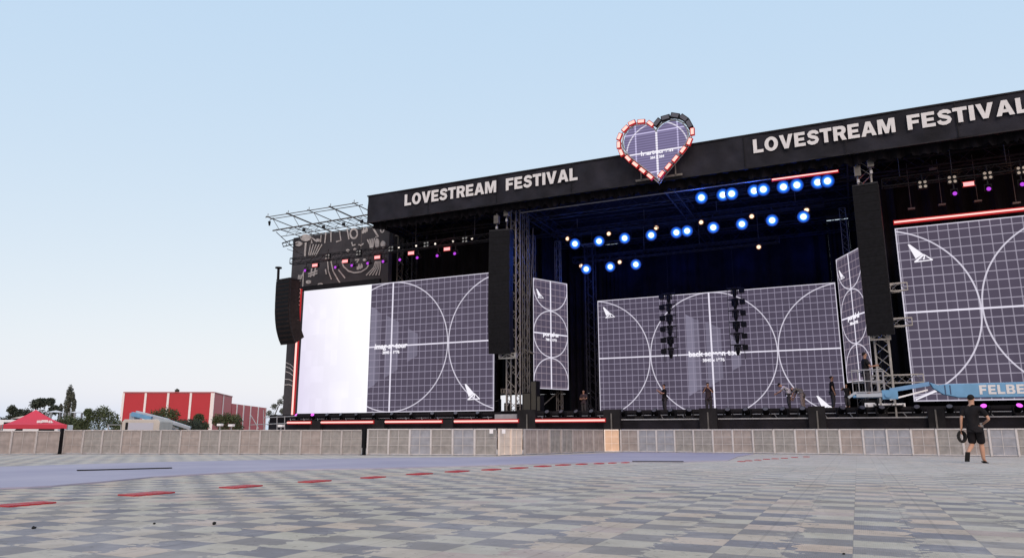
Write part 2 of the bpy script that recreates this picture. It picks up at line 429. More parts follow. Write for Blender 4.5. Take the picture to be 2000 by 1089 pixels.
def child_text(o, name, fn):
    """run a text builder in world space then attach under rotated object"""
    t = fn(None)
    t.parent = o
    t.matrix_parent_inverse = Matrix.Identity(4)
    mw = Matrix.Translation(o.location) @ Matrix.Rotation(o.rotation_euler.z, 4, 'Z')
    t.data.transform(mw.inverted())
    return t
LOGO = [[(0, 1.0), (.06, 1.0), (.62, .46), (.36, .22), (.30, .22)], ]
LOGO2 = [(.20, .0), (1.0, .06), (.66, .42), (.60, .36), (.80, .12), (.55, .10), (.60, .30), (.52, .26), (.50, .12), (.34, .08)]
def logo(o, x, z, s):
    b = MB(); b.prism([(x + px * s, z + pz * s) for px, pz in [(0, 1.0), (.10, 1.0), (.66, .42), (.30, .20)]], -0.012, -0.004)
    b.prism([(x + px * s, z + pz * s) for px, pz in [(.22, .0), (1.08, .04), (1.08, .09), (.22, .06)]], -0.012, -0.004)
    b.prism([(x + px * s, z + pz * s) for px, pz in [(.66, .42), (.72, .40), (1.08, .09), (.98, .085)]], -0.012, -0.004)
    b.prism([(x + px * s, z + pz * s) for px, pz in [(.22, .06), (.38, .065), (.70, .34), (.62, .12), (.70, .12), (.76, .36), (.72, .40), (.66, .42)]], -0.0125, -0.0045)
    return b.build('sail_logo', M['scr_text'], o, local=True)

# =================================================================== SETTING: ground
def floor_material():
    m = bpy.data.materials.new('checker_floor_tiles'); m.use_nodes = True
    nt = m.node_tree; b = nt.nodes['Principled BSDF']; N = NB(nt)
    tc = nt.nodes.new('ShaderNodeTexCoord'); sp = nt.nodes.new('ShaderNodeSeparateXYZ'); nt.links.new(tc.outputs['Object'], sp.inputs[0])
    TX, TY = 0.42, 0.35
    # every second joint is a ragged interlocking one
    jn = nt.nodes.new('ShaderNodeTexNoise'); jn.inputs['Scale'].default_value = 7.0; jn.inputs['Detail'].default_value = 3; nt.links.new(tc.outputs['Object'], jn.inputs['Vector'])
    xr = N.m('DIVIDE', N.m('ADD', sp.outputs[0], 0.10), TX)
    near = N.m('FRACT', N.m('ADD', N.m('MULTIPLY', xr, 0.5), 0.25))       # ragged only around odd joints
    rag = N.m('GREATER_THAN', near, 0.5)
    jit = N.m('MULTIPLY', N.m('MULTIPLY', N.m('SUBTRACT', jn.outputs['Fac'], 0.5), 1.7), rag)
    x = N.m('ADD', xr, jit)
    jn2 = nt.nodes.new('ShaderNodeTexNoise'); jn2.inputs['Scale'].default_value = 3.0; jn2.inputs['Detail'].default_value = 4
    mp = nt.nodes.new('ShaderNodeMapping'); mp.inputs['Location'].default_value = (31, 17, 3); nt.links.new(tc.outputs['Object'], mp.inputs['Vector']); nt.links.new(mp.outputs[0], jn2.inputs['Vector'])
    y = N.m('ADD', N.m('DIVIDE', sp.outputs[1], TY), N.m('MULTIPLY', N.m('SUBTRACT', jn2.outputs['Fac'], 0.5), 0.16))
    ix = N.m('FLOOR', x); iy = N.m('FLOOR', y)
    par = N.m('ABSOLUTE', N.m('MODULO', N.m('ADD', ix, iy), 2.0))
    cmb = nt.nodes.new('ShaderNodeCombineXYZ'); nt.links.new(ix, cmb.inputs[0]); nt.links.new(iy, cmb.inputs[1])
    wn = nt.nodes.new('ShaderNodeTexWhiteNoise'); wn.noise_dimensions = '2D'; nt.links.new(cmb.outputs[0], wn.inputs['Vector'])
    ws = nt.nodes.new('ShaderNodeSeparateColor'); nt.links.new(wn.outputs['Color'], ws.inputs[0])
    def mix(a, c, f):
        mx = nt.nodes.new('ShaderNodeMix'); mx.data_type = 'RGBA'
        for key, v in (('A', a), ('B', c)):
            if isinstance(v, tuple): mx.inputs[key].default_value = (*v, 1)
            else: nt.links.new(v, mx.inputs[key])
        if isinstance(f, (int, float)): mx.inputs['Factor'].default_value = f
        else: nt.links.new(f, mx.inputs['Factor'])
        return mx.outputs['Result']
    light = mix((0.435, 0.395, 0.325), (0.50, 0.385, 0.30), N.m('MULTIPLY', ws.outputs[0], ws.outputs[0]))
    dark = mix((0.158, 0.153, 0.178), (0.24, 0.216, 0.20), ws.outputs[1])
    c = mix(light, dark, N.m('LESS_THAN', par, 0.5))
    c = mix(c, (0.50, 0.38, 0.32), N.m('MULTIPLY', N.m('GREATER_THAN', ws.outputs[2], 0.93), 0.7))
    dn = nt.nodes.new('ShaderNodeTexNoise'); dn.inputs['Scale'].default_value = 0.45; dn.inputs['Detail'].default_value = 6; nt.links.new(tc.outputs['Object'], dn.inputs['Vector'])
    rr = nt.nodes.new('ShaderNodeMapRange'); rr.inputs['From Min'].default_value = 0.35; rr.inputs['From Max'].default_value = 0.7; nt.links.new(dn.outputs['Fac'], rr.inputs['Value'])
    c = mix(c, (0.46, 0.44, 0.45), N.m('MULTIPLY', rr.outputs[0], 0.30))
    sheen = nt.nodes.new('ShaderNodeMapRange'); sheen.interpolation_type = 'SMOOTHSTEP'; sheen.inputs['From Min'].default_value = 9; sheen.inputs['From Max'].default_value = 27
    nt.links.new(N.m('ADD', sp.outputs[1], N.m('MULTIPLY', dn.outputs['Fac'], 7.0)), sheen.inputs['Value'])
    c = mix(c, (0.64, 0.60, 0.55), N.m('MULTIPLY', sheen.outputs[0], 0.50))  # grazing sheen painted in: tiles turn paler towards the barrier
    dn2 = nt.nodes.new('ShaderNodeTexNoise'); dn2.inputs['Scale'].default_value = 14; dn2.inputs['Detail'].default_value = 5; nt.links.new(tc.outputs['Object'], dn2.inputs['Vector'])
    c = mix(c, (0.10, 0.10, 0.10), N.m('MULTIPLY', N.m('GREATER_THAN', dn2.outputs['Fac'], 0.64), 0.4))
    dn3 = nt.nodes.new('ShaderNodeTexNoise'); dn3.inputs['Scale'].default_value = 2.2; dn3.inputs['Detail'].default_value = 9; dn3.inputs['Roughness'].default_value = 0.7; nt.links.new(mp.outputs[0], dn3.inputs['Vector'])
    r3 = nt.nodes.new('ShaderNodeMapRange'); r3.inputs['From Min'].default_value = 0.45; r3.inputs['From Max'].default_value = 0.72; nt.links.new(dn3.outputs['Fac'], r3.inputs['Value'])
    c = mix(c, (0.16, 0.145, 0.13), N.m('MULTIPLY', r3.outputs[0], 0.45))
    r4 = nt.nodes.new('ShaderNodeMapRange'); r4.inputs['From Min'].default_value = 0.50; r4.inputs['From Max'].default_value = 0.30; nt.links.new(dn3.outputs['Fac'], r4.inputs['Value'])
    c = mix(c, (0.46, 0.43, 0.40), N.m('MULTIPLY', r4.outputs[0], 0.35))
    # dark seams
    fx = N.m('FRACT', xr); seam = N.m('LESS_THAN', N.m('MINIMUM', fx, N.m('SUBTRACT', 1.0, fx)), 0.012)
    big = N.m('LESS_THAN', N.m('ABSOLUTE', N.m('SUBTRACT', N.m('FRACT', N.m('DIVIDE', xr, 3.0)), 0.5)), 0.01)
    c = mix(c, (0.05, 0.05, 0.055), N.m('MULTIPLY', N.m('MAXIMUM', seam, big), 0.15))
    nt.links.new(c, b.inputs['Base Color'])
    b.inputs['Roughness'].default_value = 0.85; b.inputs['Specular IOR Level'].default_value = 0.2
    wv = nt.nodes.new('ShaderNodeTexWave'); wv.inputs['Scale'].default_value = 22; wv.bands_direction = 'X'; nt.links.new(tc.outputs['Object'], wv.inputs['Vector'])
    bp = nt.nodes.new('ShaderNodeBump'); bp.inputs['Strength'].default_value = 0.25; bp.inputs['Distance'].default_value = 0.004
    nt.links.new(N.m('ADD', wv.outputs['Fac'], N.m('MULTIPLY', par, 1.2)), bp.inputs['Height']); nt.links.new(bp.outputs[0], b.inputs['Normal'])
    return m
g = MB().quad((-1500, -400, -0.03), (1500, -400, -0.03), (1500, 2500, -0.03), (-1500, 2500, -0.03)).build('ground', mat('dusty_ground', (0.20, 0.18, 0.16), 0.9, 0, 0.3, 0.3, 0.4, 3))
tag(g, kind='structure')
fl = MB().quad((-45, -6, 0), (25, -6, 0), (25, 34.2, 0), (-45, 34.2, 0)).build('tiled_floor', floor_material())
tag(fl, kind='structure')
# lilac matting laid across the tiles, with an uneven edge
mat_pts = [(-26, 3.5), (-19.5, 9.5), (-18.2, 11.4), (-17.9, 12.8), (-17.4, 14.6), (-15.6, 17.6), (-13.8, 20.2), (-10.9, 22.4), (-9.4, 27.5), (-8.9, 30.4), (-5.9, 30.6), (-3.7, 30.4),
           (-3.75, 26.4), (-3.5, 22.6), (-4.4, 21.0), (-5.9, 20.4), (-7.1, 18.6), (-8.7, 15.9), (-9.9, 14.0)] + [tuple(gnd(px, py)[:2]) for px, py in ((600, 917.5), (500, 921), (400, 926.5), (300, 932), (240, 938), (200, 942), (150, 946), (100, 950.5), (55, 953), (0, 955))] + [(-16, 4.5), (-22, 2.5)]
b = MB(); k = len(mat_pts)
b.v = [(x, y, 0.022) for x, y in mat_pts] + [(x, y, 0.001) for x, y in mat_pts]
b.f = [tuple(range(k))] + [(k + i, k + (i + 1) % k, (i + 1) % k, i) for i in range(k)]
mt_ = b.build('floor_matting', mat('lilac_matting', (0.29, 0.275, 0.36), 0.85, 0, 0, 0.5, 0.25, 2.5, col2=(0.37, 0.345, 0.42)))
bm = bmesh.new(); bm.from_mesh(mt_.data); bmesh.ops.recalc_face_normals(bm, faces=bm.faces); bm.to_mesh(mt_.data); bm.free()
tag(mt_, kind='structure')
mt_.name = 'path'
# dark strips put in for the shaded gaps under lifted matting edges
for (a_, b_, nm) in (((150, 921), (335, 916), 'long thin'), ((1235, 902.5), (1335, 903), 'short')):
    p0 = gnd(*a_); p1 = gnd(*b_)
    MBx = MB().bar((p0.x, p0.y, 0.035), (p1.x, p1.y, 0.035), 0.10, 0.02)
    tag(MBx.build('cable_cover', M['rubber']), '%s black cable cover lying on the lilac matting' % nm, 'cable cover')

# red floor panels in the dashed line
dash = []
for (px, py, wpx) in ((50, 985, 118), (287, 964.5, 109), (471, 950.5, 84), (615, 940, 65), (729, 932.3, 50), (820, 925.5, 40), (893, 920.5, 37), (960, 917, 30), (1014, 913.8, 28), (1060, 910.3, 27),
                      (1100, 907.8, 24), (1136, 906.3, 18), (1170, 905, 16), (1196, 904, 13), (1221, 903.3, 13)):
    p = gnd(px, py); sd_ = p.x * math.cos(YAW) + p.y * math.sin(YAW); dp_ = p.y * math.cos(YAW) - p.x * math.sin(YAW)
    wx = F_PX * (math.cos(YAW) * dp_ + sd_ * math.sin(YAW)) / dp_ ** 2; wy = F_PX * (math.sin(YAW) * dp_ - sd_ * math.cos(YAW)) / dp_ ** 2
    dash.append((p.x, p.y, 0, wpx * (1.0 if px < 800 else 1.3) / (0.42 * wx + 0.80 * wy)))
pr = MB(); pr.box(-0.20, 0.20, -0.40, 0.40, 0.001, 0.018)
for i in range(4): pr.box(0.2, 0.235, -0.36 + i * 0.2, -0.28 + i * 0.2, 0.001, 0.016)
for i in range(3): pr.box(-0.15, 0.15, -0.28 + i * 0.25, -0.25 + i * 0.25, 0.018, 0.021)
for i, (x, y, a, k_) in enumerate(dash):
    if i == 0:
        o = pr.build('floor_panel', M['red_tile']); first_dash = o
    else:
        o = first_dash.copy(); COL.objects.link(o)
    o.location = (x, y, 0.0); o.rotation_euler = (0, 0, R(a)); o.scale = (k_, k_, 1)
    tag(o, '%s red floor panel counted from the camera in the curving dashed line' % ORD[i], 'floor panel', 'red floor panels in a dashed line')
ex = [(1448, 901), (1462, 899.5), (1480, 898), (1497, 896.5), (1514, 895.5), (1532, 894.5), (1552, 893), (1575, 891.8)]
for i, (px, py) in enumerate(ex):
    p = gnd(px, py); o = first_dash.copy(); COL.objects.link(o); o.location = (p.x, p.y, 0.0); o.rotation_euler = (0, 0, R(70)); o.scale = (0.34, 0.22, 1)
    tag(o, '%s small red stripe from the left in the short row before the barrier' % ORD[i], 'floor panel', 'small red stripes by the barrier')

for i, (px, py, sz, lab) in enumerate(((418, 1024, .022, 'dark crumpled scrap lying on the tiles near the left foreground'), (66, 1032, .02, 'small curled scrap on the tiles at the far left foreground'), (301, 1023, .014, 'tiny dark crumb on the tiles in the left foreground'), (1648, 1082, .01, 'tiny dark scrap on the tiles near the bottom edge'))):
    p = gnd(px, py); b = MB(); b.ell((p.x, p.y, sz * .5), sz, sz * .7, sz * .5, 8, 5); rn = random.Random(i)
    b.v = [(v[0] + rn.uniform(-.3, .3) * sz, v[1] + rn.uniform(-.3, .3) * sz, max(.001, v[2] + rn.uniform(-.2, .3) * sz)) for v in b.v]
    tag(b.build('litter_scrap', M['rubber']), lab, 'litter')

# =================================================================== crowd barrier
H_B = 0.95
def barrier_proto(sheet, rail, wd, cross=True):
    t = empty('barrier_panel', (0, 0, 0), 'x', 'barrier')
    f = MB(); f.box(0.0, 0.062, -0.035, 0.03, 0.02, H_B); f.box(wd - 0.012, wd, -0.02, 0.02, 0.03, H_B - 0.05)
    f.box(0.062, wd - 0.012, -0.03, 0.025, H_B - 0.045, H_B); f.box(0.05, wd - 0.012, -0.02, 0.02, 0.03, 0.06)
    f.build('frame', rail, t, local=True, bevel=0.004)
    s = MB(); s.box(0.05, wd - 0.012, 0.0, 0.012, 0.06, H_B - 0.035); s.build('sheet', sheet, t, local=True)
    c = MB(); c.box(wd / 2 - 0.008, wd / 2 + 0.008, -0.012, -0.001, 0.06, H_B - 0.035)
    if cross:
        for z in (0.36, 0.64): c.box(0.05, wd - 0.012, -0.014, -0.0015, z - 0.007, z + 0.007)
    c.build('crossbar', rail, t, local=True)
    ft = MB(); ft.box(0.0, wd, -0.12, 0.35, 0.0, 0.012).box(0.01, 0.04, 0.012, 0.3, 0.012, 0.05)
    ft.bar((0.025, 0.3, 0.02), (0.025, 0.02, 0.8), 0.03)
    ft.build('base_plate', M['grey'], t, local=True)
    return t
rail_b = mat('barrier_rail_dull', (0.385, 0.36, 0.36), 0.5, 0.1, 0.2, 6)
WD = 0.80
runs = [  # start, end, description, variants
    ((-32.6, 11.6), (-28.02, 18.95), 'in the barrier left of the dark gap post', ['mesh_b']),
    ((-28.0, 19.1), (-16.75, 22.95), 'in the barrier between the two dark posts', ['mesh_b', 'mesh_b', 'mesh_b', 'mesh_a', 'mesh_b', 'mesh_a', 'mesh_c', 'mesh_a', 'mesh_b', 'mesh_c', 'mesh_a']),
    ((-16.55, 23.0), (-11.65, 23.9), 'in the barrier right of the second dark post', ['mesh_a', 'mesh_a', 'mesh_c', 'mesh_b', 'mesh_a', 'mesh_c']),
    ((-11.6, 23.95), (-11.28, 25.3), 'at the pale front corner of the barrier', ['mesh_e']),
    ((-11.25, 25.4), (-10.0, 31.0), 'in the barrier side running back to the stage', ['mesh_b', 'mesh_b', 'mesh_a', 'mesh_b']),
    ((-9.98, 31.1), (-9.38, 31.34), 'orange lit at the rear corner of the barrier', ['mesh_d']),
    ((-9.33, 31.32), (10.4, 29.95), 'in the straight barrier before the stage', ['mesh_b', 'mesh_a', 'mesh_a', 'mesh_b', 'mesh_a', 'mesh_c', 'mesh_a', 'mesh_c', 'mesh_b']),
]
protos = {}
for ri, (p0, p1, where, var) in enumerate(runs):
    p0 = Vector((*p0, 0)); p1 = Vector((*p1, 0)); L = (p1 - p0).length; n = max(1, int(round(L / WD)))
    a = math.atan2(p1.y - p0.y, p1.x - p0.x)
    if ri in (4,): a = math.atan2(p1.y - p0.y, p1.x - p0.x)
    for i in range(n):
        v = var[(i * 7 + i // 3) % len(var)] if len(var) > 1 else var[0]
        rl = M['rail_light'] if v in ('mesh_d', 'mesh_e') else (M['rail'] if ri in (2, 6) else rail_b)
        key = (v, rl.name, ri in (0, 4))
        lab = '%s %s mesh barrier panel %s' % (ORD[i], {'mesh_a': 'grey', 'mesh_b': 'brownish', 'mesh_c': 'bluish', 'mesh_d': 'peach', 'mesh_e': 'cream'}[v], where)
        loc = p0 + (p1 - p0) * (i / n)
        if key not in protos:
            t = barrier_proto(M[v], rl, WD, ri not in (0, 4)); protos[key] = t
            t.location = loc; t.rotation_euler = (0, 0, a); tag(t, lab)
        else: t = copy_tree(protos[key], loc, lab, (0, 0, a))
        t.scale = (L / n / WD, 1, 1.0 if ri > 1 else (0.93 if ri == 0 else 0.965))
        t.rotation_euler = (R(random.uniform(-1.6, 1.6)), 0, a + R(random.uniform(-1.5, 1.5)))
        t['group'] = 'mesh crowd barrier panels'
for (x, y, nm) in ((-28.0, 19.0, 'beside the red tent'), (-16.65, 22.97, 'below the stage screen')):
    o = MB().box(x - 0.05, x + 0.05, y - 0.05, y + 0.05, 0, H_B + 0.03).box(x - 0.15, x + 0.15, y - 0.15, y + 0.15, 0, 0.02).build('gap_post', M['black'])
    tag(o, 'dark post filling a barrier gap %s' % nm, 'post', 'dark posts in the barrier')
# notices hung on the corner panels
for i, (px, py) in enumerate(((962, 835), (986, 834))):
    p = at(px, py + 4, 23.75 if i == 0 else 24.05)
    o = MB().box(p.x - 0.07, p.x + 0.07, p.y - 0.10, p.y - 0.095, 0.78, 0.93).build('paper_notice', M['white'])
    tag(o, 'blank pale notice hung on the barrier %s the cream corner' % ('just left of' if i == 0 else 'on'), 'notice')

# =================================================================== main stage
DZ = 1.9
XL, XR = -33.0, 17.4
st = empty('stage_platform', (-7.8, 35.6, 0), 'long black festival stage platform behind the mesh barrier', 'stage')
MB().box(-16.9, 1.3, 35.6, 49.5, DZ - 0.14, DZ).box(XL, -16.9, 35.6, 40, DZ - 0.14, DZ).box(1.3, XR, 35.6, 40, DZ - 0.14, DZ).build('deck', M['deck'], st)
MB().box(XL, XR, 35.62, 35.68, 0, DZ - 0.14).build('skirt', M['cloth'], st)
lg = MB().box(XL + 1.0, XR, 34.5, 35.6, 1.30, 1.42); lg.build('front_ledge', M['deck'], st)
MB().box(XL + 1.0, XR, 34.48, 34.5, 0.0, 1.40).build('fascia', M['fascia'], st)
e = MB()
for (a_, b_) in ((1205, 1365), (1402, 1578), (1614, 1812), (1847, 2300)):
    p = at(a_, 815, 34.4); q = at(min(b_, 1990), 815, 34.4); x1 = q.x if b_ < 2000 else 14
    e.box(p.x, x1, 34.42, 34.475, 1.40, 1.45)
e.build('edge_trim', M['grey'], st)
blk = mat('dark_stair_box', (0.014, 0.013, 0.015), 0.7, 0, 0.3, 2)
for (a_, b_, z) in ((1012, 1047, 1.95), (1180, 1212, 1.9), (1367, 1401, 1.9), (1580, 1613, 1.92), (1813, 1846, 1.75), (608, 628, 1.5), (730, 752, 1.5), (863, 886, 1.5)):
    p = at(a_, 820, 34.3); q = at(b_, 820, 34.3)
    MB().box(p.x, q.x, 34.2, 34.47, 0, z).build('front_block', blk, st)
for px in (1194, 1383, 1597, 1829, 1029):
    p = at(px, 820, 34.18); MB().box(p.x - 0.03, p.x + 0.03, 34.165, 34.195, 0.2, 1.72).build('block_seam', M['dull'], st)
# pipes seen between the footlights
e = MB()
e.tube((-16.3, 35.35, 1.64), (14, 35.35, 1.64), 0.035, 6).tube((-31, 35.35, 1.62), (-17.5, 35.35, 1.62), 0.03, 6)
for i in range(44): e.bar((-31 + i * 1.03, 35.3, 1.42), (-31.15 + i * 1.03, 35.35, 1.66), 0.025)
e.build('front_pipe', M['grey'], st)

# ---- footlights: dark moving heads sitting on the ledge
def floor_head(lens, name='moving_head'):
    t = empty(name, (0, 0, 0), 'x', 'stage light')
    MB().box(-0.17, 0.17, -0.15, 0.15, 0.0, 0.13).build('base', M['black'], t, local=True, bevel=0.01)
    MB().box(-0.20, -0.16, -0.06, 0.06, 0.13, 0.42).box(0.16, 0.20, -0.06, 0.06, 0.13, 0.42).box(-0.16, 0.16, -0.06, 0.06, 0.13, 0.16).build('yoke', M['black'], t, local=True)
    h = MB(); h.tube((0, 0.10, 0.26), (0, -0.12, 0.44), 0.26, 12, 0.24); h.build('head', M['speaker'], t, local=True)
    d = Vector((0, -0.22, 0.18)).normalized(); c = Vector((0, -0.12, 0.44))
    MB().tube(c, c + d * 0.012, 0.20, 12).build('lens', lens, t, local=True)
    return t
M['dead_lens'] = mat('unlit_lens', (0.08, 0.08, 0.10), 0.15, 0.0)
fh = floor_head(M['dead_lens']); fhp = floor_head(M['pink'])
used_f = used_p = False; k = 0
xs = [at(px, 805, 35.0).x for px in (582, 612, 641, 669, 699, 733, 768, 806, 845, 890, 935, 1070, 1099, 1128, 1157, 1216, 1248, 1281, 1313, 1345, 1422, 1459, 1496, 1532, 1568, 1644, 1683, 1722, 1793, 1856, 1924, 1990)] + [8.2, 9.5, 10.8]
for i, x in enumerate(xs):
    lit = i in (0, 1, 30, 31)
    lab = ('pink lit moving head on the stage ledge, %s of the four lit ones' % ORD[(0, 1, 30, 31).index(i) if i < 2 else i - 28]) if lit else '%s unlit black moving head from the left on the stage ledge' % ORD[i if i < 2 else (i - 2 if i < 30 else i - 4)]
    loc = (x, 35.0, 1.42)
    if lit:
        if not used_p: fhp.location = loc; fhp['label'] = lab; t = fhp; used_p = True
        else: t = copy_tree(fhp, loc, lab)
    else:
        if not used_f: fh.location = loc; fh['label'] = lab; t = fh; used_f = True
        else: t = copy_tree(fh, loc, lab)
    t.rotation_euler = (0, 0, R(random.uniform(-25, 25))); t['group'] = 'moving heads along the stage ledge'
    if x > -17: t.scale = (1.1, 1.1, 1.0)

# ---- red LED tubes
def led(name_lab, a, b, w=0.10, halo=0.26, back=(0, 1, 0)):
    a = Vector(a); b = Vector(b); t = empty('led_strip', a, name_lab, 'led strip', 'red led strips')
    bk = Vector(back)
    MB().bar(a + bk * 0.06, b + bk * 0.06, halo * 0.9, 0.05 if abs((b - a).normalized().z) > .5 else halo).build('housing', M['red_glow'], t) if False else None
    d = (b - a).normalized()
    h = MB()
    if abs(d.z) > 0.5: h.box(a.x - halo / 2, a.x + halo / 2, a.y + 0.05, a.y + 0.10, min(a.z, b.z), max(a.z, b.z))
    else: h.box(min(a.x, b.x) - 0.03, max(a.x, b.x) + 0.03, a.y + 0.05, a.y + 0.10, a.z - halo / 2, a.z + halo / 2)
    h.build('diffuser', M['red_glow'], t)  # red bloom around the tube, drawn as a glowing panel behind it
    MB().tube(a, b, w, 8).build('light_tube', M['red_core'], t)
    return t
for lab, x0, x1 in (('short red led strip at the far left stage edge', 561, 606), ('red led strip under the white half of the left screen', 627, 728), ('red led strip under the grid half of the left screen', 752, 862),
                    ('red led strip at the foot of the left truss tower', 887, 1011), ('red led strip below the narrow left portal screen', 1046, 1181)):
    p = at(x0, 822, 34.1); q = at(x1, 822, 34.1)
    led(lab, (p.x, 34.1, 1.40), (q.x, 34.1, 1.40), 0.085, 0.19)
led('upright red led strip along the left edge of the white screen', (-32.07, 36.55, 9.95), (-32.07, 36.55, 1.75), 0.11, 0.27)
led('long red led strip along the top of the right screen', (2.35, 36.6, 10.22), (16.1, 36.6, 10.22), 0.075, 0.20)
led('red led strip hung high above the right end of the blue lamps', (-2.71, 35.9, 12.80), (0.22, 35.9, 12.80), 0.065, 0.14)

# ---- LED screens
ms = screen_mat('screen_left_pattern', 6.9, 3.915, 3.915, bars=[(-1.55, -1.1, 0, 2.5, 0.5, .42), (-1.1, -0.85, 0, 2.2, 0.5, .2), (-0.45, 0.5, 0, 1.9, 0.5, .30), (1.15, 1.85, 0, 1.0, 0.5, .30)], white=-1.6)
sl = screen('led_screen', (-25.0, 36.8, 5.915), (1, 0), 6.9, 3.915, ms, 'left stage screen, half plain white and half grey grid test pattern')
child_text(sl, 'caption', lambda p: small_text('caption', 'imag-sr-tour', 0.46, (-25.05, 36.78, 5.78), (1, 0, 0), M['scr_text'], None, 0.026, 0.15))
child_text(sl, 'size_line', lambda p: small_text('size_line', '3840 x 1976', 0.24, (-25.0, 36.78, 5.46), (1, 0, 0), M['scr_text'], None, 0.03))
logo(sl, 5.05, -3.3, 0.9)
fl_ = MB().prism([(-6.5 + px * .9, 2.15 + pz * .9) for px, pz in [(0, 1.0), (.10, 1.0), (.66, .42), (.30, .20)]], -0.012, -0.004).build('faint_logo', emis('washed_out_logo', (0.90, 0.87, 0.99), 1.0), sl, local=True)
mr = screen_mat('screen_right_pattern', 6.9, 3.915, 3.915, gcol=(0.35, 0.32, 0.40))
sr = screen('led_screen', (9.25, 36.8, 6.06), (1, 0), 6.9, 3.915, mr, 'right stage screen with grey grid test pattern, cut by the photo edge')
logo(sr, -6.45, 2.25, 0.85); logo(sr, 5.0, -3.3, 0.85)
o = MB().prism([(-6.85, -3.83), (-6.80, -3.86), (-5.6, -3.34), (-5.62, -3.28)], -0.012, -0.004).build('corner_line', M['scr_text'], sr, local=True)
mb_ = screen_mat('screen_back_pattern', 7.475, 3.95, 3.95, bars=[(-1.55, -1.05, 0, 2.62, 0.6, .45), (-1.05, -0.72, 0, 2.3, 0.3, .25), (-0.32, 0.62, 0, 2.05, 0.5, .28), (1.2, 1.75, 0, 1.1, 0.5, .35)])
sb = screen('led_screen', (-7.93, 47.3, 5.71), (1, 0), 7.475, 3.95, mb_, 'wide back screen with grid test pattern in the middle of the stage')
child_text(sb, 'caption', lambda p: small_text('caption', 'back screen tour', 0.48, (-7.75, 47.28, 5.58), (1, 0, 0), M['scr_text'], None, 0.026, 0.0))
child_text(sb, 'size_line', lambda p: small_text('size_line', '3840 x 1976', 0.27, (-7.85, 47.28, 5.22), (1, 0, 0), M['scr_text'], None, 0.03))
logo(sb, -7.1, 2.72, 0.76); logo(sb, 5.9, -3.75, 1.0)
# two narrow portal screens, turned inwards
for side in (-1, 1):
    inner = Vector((-15.85, 42.6, 0)) if side < 0 else Vector((-0.27, 42.6, 0))
    outer = Vector((-17.08, 40.0, 0)) if side < 0 else Vector((0.93, 40.0, 0))
    a_, b_ = (outer, inner) if side < 0 else (inner, outer)
    zb, zt = 3.38, 10.02
    hw = (b_ - a_).length / 2; hh = (zt - zb) / 2; c = (a_ + b_) / 2; c.z = (zb + zt) / 2
    xd = (b_ - a_).normalized()
    mp_ = screen_mat('screen_portal_pattern', hw, hh, hw, 'z', gcol=(0.27, 0.22, 0.27), lw=0.045)
    sp_ = screen('portal_screen', c, xd, hw, hh, mp_, ('narrow %s portal screen with stacked circles, turned towards the stage centre' % ('left' if side < 0 else 'right')))
    nn = Vector((xd.y, -xd.x, 0)) * 0.02
    child_text(sp_, 'caption', lambda p: small_text('caption', 'portal-sr' if side < 0 else 'portal-sl', 0.38, (c.x + nn.x, c.y + nn.y, c.z - 0.14), xd, M['scr_text'], None, 0.03, 0.1))
    child_text(sp_, 'size_line', lambda p: small_text('size_line', '768 x 1792', 0.20, (c.x + nn.x, c.y + nn.y, c.z - 0.42), xd, M['scr_text'], None, 0.03))
    logo(sp_, -hw + 0.25, hh - 1.2, 0.55)
    # lattice legs carrying it
    lt = empty('portal_support', (c.x, c.y, DZ), 'lattice legs carrying the narrow %s portal screen' % ('left' if side < 0 else 'right'), 'truss')
    back = Vector((-xd.y, xd.x, 0)) * 0.45
    for f_ in (0.12, 0.88):
        q = a_ + (b_ - a_) * f_ + back
        MB().truss((q.x, q.y, DZ), (q.x, q.y, 12.8), 0.3, 0.04, 0.025, 0.35).build('leg', M['dull'], lt)
    q0 = a_ + (b_ - a_) * .15 + back; q1 = a_ + (b_ - a_) * .85 + back
    MB().bar((q0.x, q0.y, DZ + 0.05), (q1.x, q1.y, 3.3), 0.05).build('brace', M['dull'], lt)

# ---- roof, banner, drapes
rf = empty('stage_roof', (-7.8, 34, 0), 'black roof canopy of the festival stage carried by dark trusses', 'roof')
MB().box(-25.1, 9.5, 34.12, 50, 14.35, 14.47).build('roof_skin', M['cloth'], rf)
MB().box(-25.1, -25.0, 34.12, 50, 12.9, 14.35).box(9.4, 9.5, 34.12, 50, 12.9, 14.35).build('side_skin', M['cloth'], rf)
tb = MB()
for y in (34.9, 38.2, 41.8, 45.2, 48.4): tb.truss((-24.9, y, 13.45), (9.3, y, 13.45), 0.6, 0.07, 0.04, 0.8, 0.7)
tb.build('cross_truss', M['dark_truss'], rf)
tb = MB()
for x in (-24.6, -16.3, -7.8, 0.9, 9.1): tb.truss((x, 35.2, 13.4), (x, 48.1, 13.4), 0.5, 0.06, 0.035, 0.8, 0.6)
tb.build('long_truss', M['dark_truss'], rf)
MB().tube((-16.0, 35.75, 12.80), (-2.75, 35.75, 12.80), 0.07, 8).build('front_pipe', M['grey'], rf)
